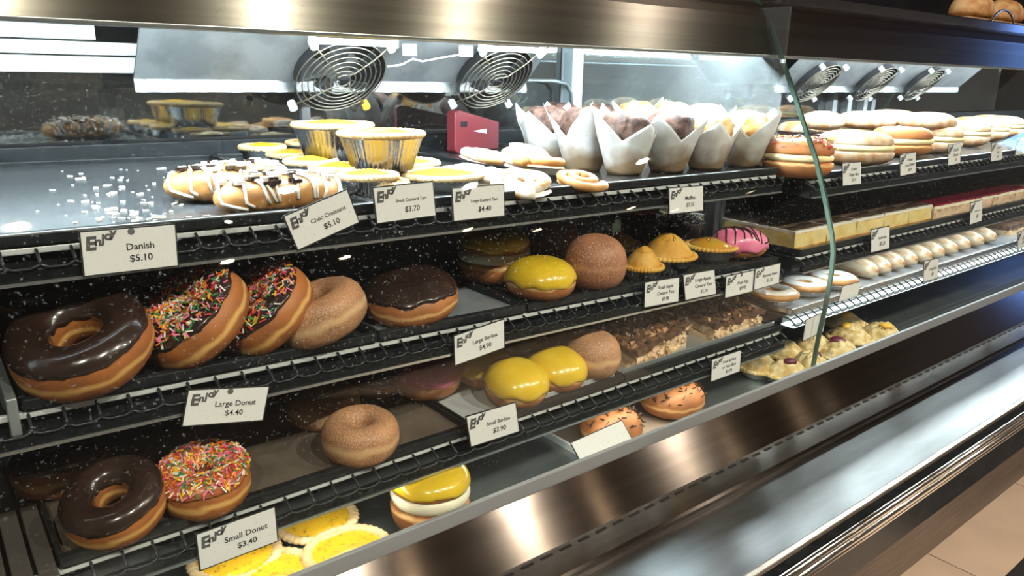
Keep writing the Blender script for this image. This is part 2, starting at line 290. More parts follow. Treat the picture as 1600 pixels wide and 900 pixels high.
cpart(MB().box(XL, XR, 0.3655, 0.3752, -0.5045, -0.4995), 'ledge_trim', mat('trim_bronze', (0.45, 0.38, 0.30), 0.3, metal=1), bevel=0.002)
cpart(MB().box(XL, XR, 0.385, 0.52, -0.6, -0.515), 'shadow_gap', BLACK)
for z, r in ((-0.5155, 0.0055), (-0.5262, 0.0062), (-0.5365, 0.0045)):
    cpart(MB().tube([(XL, 0.357 + (0.0062 - r), z), (XR, 0.357 + (0.0062 - r), z)], r, 12), 'bumper_rail', CHROME, smooth=True)
cpart(MB().box(XL, XR, 0.360, 0.39, -0.588, -0.513), 'rail_backing', BLACK)
cpart(MB().prism([(0.373, -0.588), (0.659, -1.199), (0.72, -1.199), (0.45, -0.588)], XL, XR), 'wood_front', WOOD)
cpart(MB().box(XL, XR, 0.553, 1.16, -0.49, -0.475), 'deck', DECK)
ct_ = thing('canopy_tube', 'long white lamp tube behind the steel fascia', 'lamp', (1.5, 0.736, 0.064))
MB().tube([(-1.98, 0, 0), (1.98, 0, 0)], 0.008, 12).build('lamp_tube', mat('canopy_glow', (0.86, 0.95, 1.0), 0.4, emit=200), ct_, smooth=True)
for x in (-1.99, 1.99): MB().box(x - 0.012, x + 0.012, -0.011, 0.011, -0.011, 0.011).build('end_cap', WHITEPL, ct_)
# rear of the case
for x0, x1 in ((-0.5, 0.31), (0.31, 1.03), (1.075, 1.75), (1.75, 2.45), (2.45, 3.2)):
    cpart(MB().box(x0, x1, 1.150, 1.154, -0.098, 0.11), 'rear_door', MIRROR)
cpart(MB().box(XL, XR, 1.142, 1.162, -0.128, -0.102), 'rear_door_track', BLACK, bevel=0.002)
cpart(MB().box(XL, XR, 1.145, 1.16, -0.475, -0.13), 'rear_panel', mat('rear_black', (0.02, 0.021, 0.022), 0.25))
cpart(MB().box(1.040, 1.068, 1.125, 1.16, -0.47, 0.11), 'rear_post', WHITEPL, bevel=0.002)
cpart(MB().box(0.488, 0.502, 1.138, 1.15, -0.1, 0.03), 'rear_post', GALV, bevel=0.001)
for x in (2.02, 2.1, 2.19, 2.235): cpart(MB().box(x, x + 0.022, 1.128, 1.15, -0.13, 0.11), 'rear_post', GALV, bevel=0.001)
cpart(MB().box(1.046, 1.060, 0.768, 0.79, -0.47, -0.15), 'middle_post', GALV, bevel=0.001)
cpart(MB().box(1.064, 1.074, 0.768, 0.79, -0.47, -0.15), 'middle_post', GALV, bevel=0.001)
for x0, x1 in ((0.0125, 0.0255), (0.0285, 0.041), (-0.02, 0.009)): cpart(MB().box(x0, x1, 0.59, 0.85, -0.385, -0.3705), 'side_rail', SIDERAIL, bevel=0.0008)
cpart(MB().box(0.005, 0.034, 0.8, 0.83, -0.37, -0.335), 'shelf_bracket', mat('bracket', (0.5, 0.62, 0.7), 0.3, metal=0.8), bevel=0.002)
cpart(MB().box(0.028, 0.035, 0.62, 1.1, -0.268, -0.235), 'side_rail', ALU, bevel=0.001)
cpart(MB().box(-0.12, -0.1, 0.6, 1.16, -0.475, 0.1), 'end_panel', GALV)
# white lit boards under the roof at the left end
for z0, z1, y in ((-0.010, 0.010, 1.118), (0.012, 0.028, 1.122), (0.030, 0.108, 1.116)): cpart(MB().box(-0.1, 0.268 if z0 < 0.02 else 0.21, y, y + 0.012, z0, z1), 'rear_board', WHITEPL, bevel=0.001)

# curved panes
GP = [(.5555, -.43), (.5545, -.40), (.5525, -.367), (.5495, -.335), (.548, -.306), (.547, -.275), (.5485, -.243), (.5535, -.220), (.560, -.202), (.5725, -.167), (.583, -.140), (.594, -.113), (.615, -.074), (.636, -.033), (.651, -.004), (.667, .025), (.688, .065), (.7025, .09), (.712, .102), (.727, .114)]
def pane(x0, x1, label):
    t = thing('curved_glass_pane', label, 'glass pane')
    n = len(GP); th = 0.006; inner = []
    for i, (y, z) in enumerate(GP):
        a = GP[max(i - 1, 0)]; b = GP[min(i + 1, n - 1)]; ty, tz = b[0] - a[0], b[1] - a[1]; l = math.hypot(ty, tz); inner.append((y - tz / l * th * 0 + tz / l * th, z - ty / l * th))
    mb = MB()
    for prof, flip in ((GP, False), (inner, True)):
        vs = [(x, y, z) for y, z in prof for x in (x0, x1)]; fs = [(2 * i, 2 * i + 1, 2 * i + 3, 2 * i + 2) for i in range(n - 1)]
        mb.add(vs, [q[::-1] for q in fs] if flip else fs)
    mb.build('glass_sheet', GLASS, t, smooth=True)
    for x, s in ((x0, -1), (x1, 1)):
        e = MB(); vs = [(x, *p) for p in GP] + [(x, *p) for p in inner]; vs += [(a + s * 0.0005, b, c) for a, b, c in vs]
        fs = []
        for k in (0, 2 * n): fs += [(k + i, k + i + 1, k + n + i + 1, k + n + i) for i in range(n - 1)]
        fs += [(i, i + 1, 2 * n + i + 1, 2 * n + i) for i in range(n - 1)] + [(n + i, n + i + 1, 3 * n + i + 1, 3 * n + i) for i in range(n - 1)]
        e.add(vs, fs); e.build('polished_edge', GEDGE, t)
    return t
pane(-0.48, 1.0405, 'curved front glass pane covering donuts and muffins, left of the joint')
pane(1.0445, 3.5, 'curved front glass pane covering cream buns, right of the joint')
dv = MB().box(1.030, 1.034, 0.66, 1.14, -0.118, 0.10).build('glass_divider', FOGGLASS, loc=(0, 0, H)); tag(dv, 'fogged upright glass divider behind the paper wrapped muffins', 'glass divider')

# sloping fan panels under the roof
def fan(t, c, nrm, r):
    q = UP.rotation_difference(nrm); M = Matrix.Translation(c) @ q.to_matrix().to_4x4()
    def sub(mb, name, m, parent=t, **k):
        o = mb.build(name, m, parent, **k); o.matrix_local = M if parent is t else Matrix(); return o
    g = sub(MB().rev(lambda u, j: [(r * 1.0 * math.cos(u), r * math.sin(u), 0.004), (r * 0.97 * math.cos(u), r * 0.97 * math.sin(u), -0.012), (0.0001 * math.cos(u), 0.0001 * math.sin(u), -0.014)][j], 40, 3), 'fan_housing', mat('fan_black', (0.008, 0.009, 0.011), 0.5))
    for k in range(5):
        b = MB(); a0 = k * 2 * PI / 5
        b.add([(r * rr * math.cos(a0 + a), r * rr * math.sin(a0 + a), -0.008 + z) for rr, a, z in ((0.28, 0, 0), (0.28, 0.7, 0.008), (0.92, 0.9, 0.008), (0.92, 0.2, 0))] + [(r * rr * math.cos(a0 + a), r * rr * math.sin(a0 + a), -0.01 + z) for rr, a, z in ((0.28, 0, 0), (0.28, 0.7, 0.008), (0.92, 0.9, 0.008), (0.92, 0.2, 0))], [(0, 1, 2, 3), (7, 6, 5, 4), (0, 4, 5, 1), (1, 5, 6, 2), (2, 6, 7, 3), (3, 7, 4, 0)])
        sub(b, 'fan_blade', mat('fan_blade', (0.03, 0.033, 0.038), 0.4), parent=g)
    for k in range(8):
        rr = r * (0.16 + 0.84 * k / 7)
        sub(MB().tube([(rr * math.cos(2 * PI * i / 40), rr * math.sin(2 * PI * i / 40), 0.012 - 0.006 * (k / 7) ** 2) for i in range(40)], 0.0010, 6, True), 'guard_ring', GUARD, smooth=True, parent=g)
    for k in range(4):
        a = PI / 4 + k * PI / 2; ca, sa = math.cos(a), math.sin(a)
        sub(MB().tube([(r * 0.12 * ca - 0.006 * sa, r * 0.12 * sa + 0.006 * ca, 0.0125), (r * 0.3 * ca, r * 0.3 * sa, 0.012), (r * 0.8 * ca, r * 0.8 * sa, 0.009), (r * 1.22 * ca, r * 1.22 * sa, 0.003)], 0.0012, 6), 'guard_arm', GUARD, smooth=True, parent=g)
        sub(MB().rev(lambda u, j: (r * 1.24 * ca + 0.006 * [0.001, 1, 1, 0.001][j] * math.cos(u), r * 1.24 * sa + 0.006 * [0.001, 1, 1, 0.001][j] * math.sin(u), [0.011, 0.010, -0.002, -0.002][j]), 10, 4), 'corner_clip', PEACH if (k == 3 and c.x < 0.6) else WHITEPL, parent=g)
GUARD = mat('guard_wire', (0.24, 0.22, 0.17), 0.3, metal=0.8)
A, B = Vector((0, 1.055, -0.018)), Vector((0, 0.935, 0.104)); pn = Vector((0, -(B.z - A.z), -(A.y - B.y))).normalized()
def fanpanel(x0, x1, cx, r, label):
    t = thing('fan_panel', label, 'fan panel')
    d = pn * -0.004
    MB().add([(x0, A.y, A.z), (x1, A.y, A.z), (x1, B.y, B.z), (x0, B.y, B.z)] + [(x, p.y + d.y, p.z + d.z) for x, p in ((x0, A), (x1, A), (x1, B), (x0, B))], [(0, 1, 2, 3), (7, 6, 5, 4), (0, 4, 5, 1), (1, 5, 6, 2), (2, 6, 7, 3), (3, 7, 4, 0)]).build('sloped_sheet', GALV, t)
    MB().box(x0, x1, A.y - 0.002, A.y + 0.002, A.z - 0.014, A.z + 0.002).build('lower_flange', SILVER, t)
    for x in cx: fan(t, Vector((x, 1.035, A.z + (A.y - 1.035) * (B.z - A.z) / (A.y - B.y))) + pn * 0.013, pn, r)
    return t
fp = fanpanel(0.235, 0.865, (0.50, 0.775), 0.066, 'sloping metal panel with two black fans above custard tarts')
fanpanel(1.62, 2.62, (1.75, 2.03, 2.31), 0.06, 'sloping metal panel with three fans above the cream buns')
for i, x in enumerate((0.50, 0.775)):
    yy = 0.985; zz = 0.046
    t = thing('strip_lamp', ['white strip lamp above the fan nearest the danishes', 'white strip lamp above the fan nearest the muffins'][i], 'lamp', (x, yy - 0.008, zz - 0.010))
    MB().tube([(-0.058, 0, 0), (0.058, 0, 0)], 0.0042, 10).build('lamp_tube', TUBE, t, smooth=True)
    for s in (-1, 1): MB().box(s * 0.061 - 0.004, s * 0.061 + 0.004, -0.005, 0.006, -0.006, 0.006).build('end_cap', WHITEPL, t, bevel=0.001)
t = thing('lamp_cable', 'white cable with connector blocks strung between the two fans', 'cable')
pts = [aty(px, py, 0.965) for px, py in ((606, 104), (628, 101), (645, 92), (660, 96), (690, 90), (716, 86))]
MB().tube(pts, 0.0014, 6).build('cable', WHITEPL, t, smooth=True)
for px, py, s in ((640, 78, 0.010), (728, 80, 0.011)):
    p = aty(px, py, 0.968); MB().box(p.x - s, p.x + s, p.y - 0.004, p.y + 0.004, p.z - 0.008, p.z + 0.008).build('connector_block', WHITEPL, t, bevel=0.001)
p0 = aty(872, 135, 1.11)
tag(MB().tube([(0.885, 1.12, -0.012), (0.99, 1.12, -0.013), (1.02, 1.12, -0.018), (1.034, 1.12, -0.035), (1.037, 1.12, -0.09)], 0.004, 8).build('drain_pipe', GALV, smooth=True, loc=(0, 0, H)), 'bent pale pipe beside the white rear post behind the muffins', 'pipe')

# ------------------------------------------------------------------ shelves and trays
def shelf(x0, x1, Y, Z, label, slope=0.0, *, pitch=0.0225, band=BAND, thick=0.036, light=False):
    t = thing('display_shelf', label, 'shelf', (x0, Y, Z + slope * x0)); W = x1 - x0; t.rotation_euler = (0, -math.atan(slope), 0)
    MB().box(0, W, 0.012, 0.5, -0.034, -0.024).build('shelf_panel', BLACK, t)
    MB().box(0, W, -0.008, -0.002, -thick + 0.002, -0.025).build('front_band', band, t, bevel=0.001)
    MB().box(0, W, -0.009, 0.014, -thick - 0.001, -thick + 0.0016).build('edge_strip', SILVER if band is BAND else mat('led_strip', (0.85, 0.95, 1.0), 0.4, emit=2.5), t)
    MB().box(0, W, 0.0035, 0.008, -0.0165, -0.0112).build('upper_rail', mat('rail_silver', (0.72, 0.75, 0.77), 0.3, metal=0.25), t, bevel=0.001)
    MB().box(0.0, W, 0.012, 0.02, -0.024, -0.012).build('rail_backing', BLACK, t)
    n = int(W / pitch); p = W / n; pts = []
    for i in range(n):
        for f, dz in ((0, 0.0015), (0.12, 0), (0.25, -0.0012), (0.75, -0.0012), (0.88, 0)): pts.append(((i + f) * p, -0.0095, -0.0235 + dz))
    MB().tube(pts, 0.0011, 6).build('lower_wire', WIRE if band is BAND else SILVER, t, smooth=True)
    wm = MB().tube([(0, -0.0095, -0.0225), (0, -0.0085, -0.019), (0, 0.003, -0.0135), (0, 0.02, -0.0125), (0, 0.06, -0.0125)], 0.0013, 6).mesh('cross_wire', WIRE, True)
    for i in range(n + 1): link('cross_wire', wm, t, 0, (i * p, 0, 0))
    return t
def tray(x0, x1, y0, y1, Z, m, label, slope=0.0, *, lip=0.006, lipm=None, name='baking_tray'):
    t = thing(name, label, 'tray', (x0, y0, Z + slope * x0)); W = x1 - x0; D = y1 - y0; t.rotation_euler = (0, -math.atan(slope), 0)
    MB().box(0.002, W - 0.002, 0.002, D - 0.002, -lip - 0.002, -lip).build('base', m, t)
    b = MB(); r = 0.0042
    b.box(0, W, 0, 0.009, -lip - 0.0035, 0).box(0, 0.004, 0.009, D - 0.004, -lip - 0.0035, 0).box(W - 0.004, W, 0.009, D - 0.004, -lip - 0.0035, 0).box(0, W, D - 0.004, D, -lip - 0.0035, 0)
    b.build('rim', lipm or BLACK, t, bevel=0.0015)
    return t
S1, S2, S3 = (0.640, -0.118), (0.623, -0.238), (0.6035, -0.3655)
K1, K2 = -0.0095, -0.0233      # the two upper left shelves hang slightly low at the joint end
shelf(-0.3, 1.0187, *S1, 'top left shelf holding danishes, custard tarts and muffins', K1)
shelf(-0.3, 1.0187, *S2, 'middle left shelf holding the large donuts and apple tarts', K2)
shelf(-0.3, 1.0187, *S3, 'lowest left shelf holding the small donuts and nut slices')
tray(-0.29, 0.345, S1[0], 1.135, S1[1], TOPTRAY, 'shiny dark tray of danishes at left of top shelf', K1)
tray(0.347, 0.640, S1[0], 1.135, S1[1], TOPTRAY, 'dark tray of custard tarts on top shelf', K1)
tray(0.642, 1.0187, S1[0], 1.135, S1[1], DARKTRAY, 'black tray under the paper wrapped muffins', K1)
tray(0.038, 0.332, S2[0], 1.12, S2[1], DARKTRAY, 'black tray under the sprinkled large donuts', K2)
tray(0.334, 0.520, S2[0], 1.12, S2[1], STEELTRAY, 'bluish steel tray under the chocolate topped bun', K2)
tray(0.522, 0.730, S2[0], 1.12, S2[1], DARKTRAY, 'black tray under the large yellow iced bun', K2)
tray(0.732, 1.0187, S2[0], 1.12, S2[1], DARKTRAY, 'black tray under the apple tarts and fruit flan', K2)
tray(0.043, 0.430, S3[0], 1.10, S3[1], BROWNTRAY, 'brown tray under the small donuts')
tray(0.432, 0.668, S3[0], 1.10, S3[1], BROWNTRAY, 'brown tray under the small yellow iced buns')
tray(0.670, 1.0187, S3[0], 1.10, S3[1], STEELTRAY, 'steel tray under the nut slices')
Z1, Z2, Z3, ZD = 'S1', 'S2', S3[1] - 0.006, -0.475
def SZ(Z, x): return Z if not isinstance(Z, str) else (S1[1] - 0.006 + K1 * x if Z == 'S1' else S2[1] - 0.006 + K2 * x)
def on(px, py, Z, dz=0.0):      # the spot on a shelf; returns x, y and the shelf height there
    x = 0.5
    for _ in range(6): p = at(px, py, SZ(Z, x) + dz); x = p.x
    return Vector((p.x, p.y, SZ(Z, x)))
R1, R2, R3 = (0.622, -0.139), (0.608, -0.2535), (0.600, -0.343)
shelf(1.075, 3.4, *R1, 'top right shelf holding the cream filled buns')
shelf(1.05, 3.4, *R2, 'middle right shelf holding the vanilla and berry slices', thick=0.034)
shelf(1.03, 3.4, *R3, 'lowest right bright edged shelf holding iced pastries', band=SILVER, thick=0.026)
tray(1.08, 3.38, R1[0], 1.12, R1[1], DARKTRAY, 'black tray under the cream filled buns', lipm=BLACK)
tray(1.055, 3.38, R2[0], 1.1, R2[1], DARKTRAY, 'black tray under the vanilla and berry slices')
tray(1.035, 3.38, R3[0], 1.1, R3[1], STEELTRAY, 'steel tray under the long iced pastries', lipm=SILVER)
ZR1, ZR2, ZR3 = R1[1] - 0.006, R2[1] - 0.006, R3[1] - 0.006
# paper and foil sheets on the third shelf
def sheet(name, label, x0, x1, y0, y1, z, m, lip=0.006):
    t = tag(MB().box(x0, x1, y0, y1, z, z + 0.0012).box(x0, x1, y0, y0 + 0.0012, z, z + lip).build(name, m, bevel=0.0004, loc=(0, 0, H)), label, 'liner')
sheet('paper_liner', 'pale folded liner edge in front of the small yellow iced buns', 0.44, 0.662, S3[0] + 0.012, 0.72, Z3, mat('liner', (0.42, 0.44, 0.45), 0.5), 0.009)
sheet('foil_liner', 'bright foil liner under the fruit and nut slices', 0.675, 1.012, S3[0] + 0.011, 0.76, Z3, mat('foil_sheet', (0.7, 0.76, 0.8), 0.3, metal=0.8), 0.010)
tray(0.62, 0.845, 0.585, 0.78, ZD + 0.010, mat('tan_tray', (0.42, 0.33, 0.25), 0.35), 'low white edged tray holding two chocolate topped buns', lip=0.008, lipm=WHITEPL)

# ------------------------------------------------------------------ food builders
def ring(nm, label, p, Ro, hole, h, body, ice=None, sprinkles=None, n=UP, spin=0, group=None, seed=0, cover=0.12):
    n = Vector(n).normalized(); th = math.acos(max(-1, min(1, n.z)))
    zc = p[2] + (Ro - h) * abs(math.sin(th)) + h
    if len(p) == 4: c = Vector((p[0], p[1], zc))
    else: c = Vector((p[0], p[1], zc))
    t = thing(nm, label, 'donut', c, group, n, spin)
    R = (Ro + hole) / 2; r = (Ro - hole) / 2
    def pt(u, v, off=0):
        cv, sv = math.cos(v), math.sin(v); e = 0.85
        x = R + (r + off) * math.copysign(abs(cv) ** e, cv); z = (h + off) * math.copysign(abs(sv) ** e, sv)
        q = (x * math.cos(u), x * math.sin(u), z); k = 1 + 0.035 * nz(q, 30, seed)
        return (q[0] * k, q[1] * k, q[2] * (1 + 0.08 * nz(q, 22, seed + 5)))
    nv = 24
    MB().rev(lambda u, j: pt(u, 2 * PI * j / nv), 56, nv, closev=True).build('dough', body, t, smooth=True)
    if ice:
        def ip(u, j):
            a0 = cover + 0.16 * nz((math.cos(u), math.sin(u), 0), 2.4, seed + 2) + 0.08 * nz((math.cos(u), math.sin(u), 0), 7, seed); a1 = PI - 0.42 + 0.1 * nz((math.cos(u), math.sin(u), 1), 3, seed)
            if j == 0: return pt(u, a0 - 0.03, -0.0008)
            if j == 17: return pt(u, a1 + 0.05, -0.0008)
            f = (j - 1) / 15; return pt(u, a0 + (a1 - a0) * f, 0.0017)
        par = MB().rev(ip, 72, 18).build('icing', ice, t, smooth=True)
    if sprinkles:
        rnd = random.Random(seed); mb = MB(); cnt, ms = sprinkles
        for _ in range(cnt):
            u = rnd.random() * 2 * PI; v = cover + 0.12 + rnd.random() * (PI - 0.55 - cover); q = Vector(pt(u, v, 0.0026 + 0.001 * rnd.random())); q2 = Vector(pt(u, v, 0.006)); nn = (q2 - q).normalized()
            d = Vector((rnd.gauss(0, 1), rnd.gauss(0, 1), rnd.gauss(0, 1))); d = (d - nn * d.dot(nn) * 0.75).normalized(); s = d.cross(nn).normalized(); L, W = 0.0025 + 0.0008 * rnd.random(), 0.00055; b2 = d.cross(s)
            vs = [q + d * (L * a) + s * (W * b) + b2 * (W * c_) for a in (-1, 1) for b, c_ in ((-1, -1), (1, -1), (1, 1), (-1, 1))]
            mb.add(vs, [(0, 1, 5, 4), (1, 2, 6, 5), (2, 3, 7, 6), (3, 0, 4, 7), (0, 3, 2, 1), (4, 5, 6, 7)], rnd.randrange(len(ms)))
        tag(mb.build('sprinkles', ms, par), None, None, None, 'stuff')
    return t
def bunshape(a, b, zlo, zhi, seed=0, amp=0.03, e=0.8, z0=0.0, sc_=25):
    """closed plump bun: half axes a,b; underside depth zlo, dome zhi above z0"""
    def fn(u, j):
        ph = -PI / 2 + PI * j / 18; cp, sp = math.cos(ph), math.sin(ph); rr = max(abs(cp), 1e-4) ** e
        x = a * rr * math.cos(u); y = b * rr * math.sin(u); z = (zhi if sp > 0 else zlo) * math.copysign(abs(sp) ** 0.9, sp)
        k = 1 + amp * nz((x, y, z), sc_, seed); return (x * k, y * k, z0 + z * k)
    return fn
def capshape(a, b, zlo, zhi, frac, seed, off, z0=0.0, e=0.8, amp=0.03, wob=0.5):
    base = bunshape(a, b, zlo, zhi, seed, amp, e, z0)
    f2 = bunshape(a + off, b + off, zlo + off, zhi + off, seed, amp, e, z0)
    def fn(u, j):   # rows 0..12 from the ragged edge to the top
        j0 = frac + wob * 3 * nz((math.cos(u), math.sin(u), seed), 1.7, seed) + wob * nz((math.cos(u), math.sin(u), 0), 6, seed)
        jj = 18 - (18 - j0) * (1 - (max(j - 1, 0)) / 11)
        return base(u, jj - 0.25) if j == 0 else f2(u, jj)
    return fn
def bun(nm, label, p, R, zlo, zhi, body, cap=None, frac=9.5, cream=None, n=UP, spin=0, cat='bun', group=None, seed=0, b=None, sprinkles=None, drizzle=None, e=0.8):
    t = thing(nm, label, cat, (p[0], p[1], p[2] + zlo), group, n, spin); b = b or R
    if cream:    # split bun: base, cream layer, lid
        MB().rev(bunshape(R, b, zlo, zlo * 0.25, seed, 0.03, 0.55), 40, 19).build('bun_base', body, t, smooth=True)
        MB().rev(bunshape(R * 1.0, b * 1.0, zlo * 0.35, zlo * 0.35, seed + 1, 0.05, 0.3, zlo * 0.42, 60), 48, 19).build('cream_layer', cream, t, smooth=True)
        MB().rev(bunshape(R * 0.98, b * 0.98, zlo * 0.18, zhi, seed + 2, 0.04, 0.45, zlo * 0.75), 40, 19).build('bun_lid', body, t, smooth=True)
        if cap: MB().rev(capshape(R * 0.98, b * 0.98, zlo * 0.18, zhi, frac, seed + 2, 0.0018, zlo * 0.75, 0.45, 0.04), 64, 19).build('icing', cap, t, smooth=True)
    else:
        MB().rev(bunshape(R, b, zlo, zhi, seed, 0.03, e), 48, 19).build('bun_body', body, t, smooth=True)
        if cap: MB().rev(capshape(R, b, zlo, zhi, frac, seed, 0.0018), 64, 19).build('icing', cap, t, smooth=True)
    if sprinkles:
        rnd = random.Random(seed); mb = MB(); cnt, ms = sprinkles; z0 = zlo * 0.75 if cream else 0
        f = bunshape(R * (0.98 if cream else 1) + 0.003, b * (0.98 if cream else 1) + 0.003, zlo, zhi + 0.003, seed + (2 if cream else 0), 0.04 if cream else 0.03, 0.45 if cream else 0.8, z0)
        for _ in range(cnt):
            q = Vector(f(rnd.random() * 2 * PI, 10.5 + 7 * rnd.random() ** 0.7)); d = Vector((rnd.gauss(0, 1), rnd.gauss(0, 1), rnd.gauss(0, 0.4))).normalized(); s = d.cross(UP).normalized() * 0.0007; dd = d * 0.0033; b2 = UP * 0.0007
            vs = [q + dd * a + s * x + b2 * y for a in (-1, 1) for x, y in ((-1, -1), (1, -1), (1, 1), (-1, 1))]
            mb.add(vs, [(0, 1, 5, 4), (1, 2, 6, 5), (2, 3, 7, 6), (3, 0, 4, 7), (0, 3, 2, 1), (4, 5, 6, 7)], rnd.randrange(len(ms)))
        tag(mb.build('sprinkles', ms, t), None, None, None, 'stuff')
    if drizzle:
        f = bunshape(R + 0.002, b + 0.002, zlo, zhi + 0.0025, seed, 0.03, 0.8, zlo * 0.95 if cream else 0)
        for k in range(9):
            x = -0.8 + 1.6 * k / 8; pts = []
            for i in range(13):
                yy = -0.85 + 1.7 * i / 12; xx = x + 0.12 * math.sin(yy * 3 + k); rr = min(0.97, math.hypot(xx, yy)); ph = math.acos(min(1, rr ** (1 / 0.8))); pts.append(f(math.atan2(yy, xx), (ph + PI / 2) / PI * 18))
            MB().tube(pts, 0.0011, 6).build('drizzle', drizzle, t, smooth=True)
    return t
def foilcup(t, rb, rt, h, k=44, m=None):
    n = k * 3
    def fn(u, j):
        f = [0, 0, 0.5, 1, 1, 0.97][j]; r = rb + (rt - rb) * f + (0.0007 * math.cos(k * u) if 0 < j < 4 else 0)
        if j == 0: r = 0.001
        if j == 5: r = rt - 0.002
        if j == 4: r = rt + 0.0012
        return (r * math.cos(u), r * math.sin(u), 0.0004 + h * [0, 0, 0.5, 0.96, 1, 1][j])
    MB().rev(fn, n, 6).build('foil_cup', m or FOIL, t, smooth=True)
def crimp(t, R, z, w=0.006, hh=0.005, k=40, m=CRUST, seed=0):
    def fn(u, j):
        a = 2 * PI * j / 8; c = 1 + 0.12 * math.cos(k * u); x = R - w * 0.55 + w * math.cos(a) * c; zz = z + hh * math.sin(a) * c
        return (x * math.cos(u), x * math.sin(u), zz)
    MB().rev(fn, k * 4, 8, closev=True).build('crimped_crust', m, t, smooth=True)
def tart(nm, label, p, R, h, group=None, n=UP, seed=0, top=CUSTARD, dome=0.006, cat='tart', crust=CRUST, wide=0.72):
    t = thing(nm, label, cat, p, group, n, seed * 1.3)
    foilcup(t, R * wide, R * 0.97, h); crimp(t, R, h + 0.003, 0.0058 * R / 0.045, 0.0036, m=crust)
    MB().rev(lambda u, j: ((R - 0.006) * (1 - j / 7) * math.cos(u) + 1e-5, (R - 0.006) * (1 - j / 7) * math.sin(u), h + 0.0035 + dome * math.sin(PI / 2 * j / 7) + 0.0006 * nz((math.cos(u) * (1 - j / 7), math.sin(u) * (1 - j / 7), 0), 3, seed)), 40, 8).build('custard', top, t, smooth=True)
    return t
def pie(nm, label, p, R, h, dome, m, seed=0, group=None, peak=0.35, cat='tart', rough=0.05, fruit=None, wide=0.7):
    t = thing(nm, label, cat, p, group, None, seed)
    foilcup(t, R * wide, R * 0.97, h); crimp(t, R, h + 0.002, 0.006 * R / 0.045, 0.0035, m=m if m is not FLAN else PIECRUST)
    def fn(u, j):
        f = j / 12; r = (R - 0.004) * (1 - f); z = h + 0.002 + dome * (math.cos(PI / 2 * (1 - f)) ** 0.75 if True else 0)
        q = (r * math.cos(u), r * math.sin(u), z); k = 1 + rough * 0.7 * nz(q, 55, seed) + rough * 0.7 * nz(q, 22, seed + 3) + rough * 0.7 * nz(q, 150, seed)
        z2 = h + (z - h) * (k + peak * 0.3 * max(0, f - 0.6) * nz((math.cos(u), math.sin(u), 0), 1.5, seed))
        return (q[0] * k + 1e-5, q[1] * k, z2)
    MB().rev(fn, 48, 19).build('filling', m, t, smooth=True)
    if fruit: MB().rev(bunshape(R * 0.3, R * 0.24, 0.004, 0.006, seed, 0.2), 20, 19).build('fruit_piece', fruit, t, smooth=True, loc=(0.1 * R, -0.15 * R, h + dome * 0.97))
    return t
def muffin(label, p, m, group, seed=0, spin=0, s=1.0, flare=0.9):
    t = thing('muffin', label, 'muffin', p, group, None, spin)
    rnd = random.Random(seed); tips = [0.55 + 0.6 * rnd.random() for _ in range(4)]
    MB().rev(bunshape(0.0365 * s, 0.0365 * s, 0.018 * s, 0.029 * s, seed, 0.15, 0.7, 0.061 * s, 75), 72, 19).build('muffin_top', m, t, smooth=True)
    MB().rev(lambda u, j: ((0.001, 0.0225, 0.031, 0.033)[j] * s * math.cos(u), (0.001, 0.0225, 0.031, 0.033)[j] * s * math.sin(u), (0.0012, 0.0012, 0.05, 0.058)[j] * s), 32, 4).build('muffin_base', m, t, smooth=True)
    nj = 12
    def fn(u, j):
        f = j / (nj - 1); k = int((u + PI / 4) / (PI / 2)) % 4; ang = u - k * PI / 2
        if ang > PI: ang -= 2 * PI
        tip = max(0.0, 1 - abs(ang) / (PI / 4)) ** 1.15 * tips[k]; top = (0.050 + 0.042 * tip) * s; z = top * f
        fl = 0.0245 + 0.0165 * min(1, z / (0.052 * s)) ** 0.9 + 0.018 * flare * max(0, z / s - 0.05) / 0.04
        r = fl * s * (1 + 0.055 * math.cos(4 * u) * f + 0.02 * math.cos(9 * u + seed) * f)
        return (r * math.cos(u), r * math.sin(u), 0.0006 + z)
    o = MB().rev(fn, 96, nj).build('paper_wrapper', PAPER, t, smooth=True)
    so = o.modifiers.new('thickness', 'SOLIDIFY'); so.thickness = 0.0003
    return t
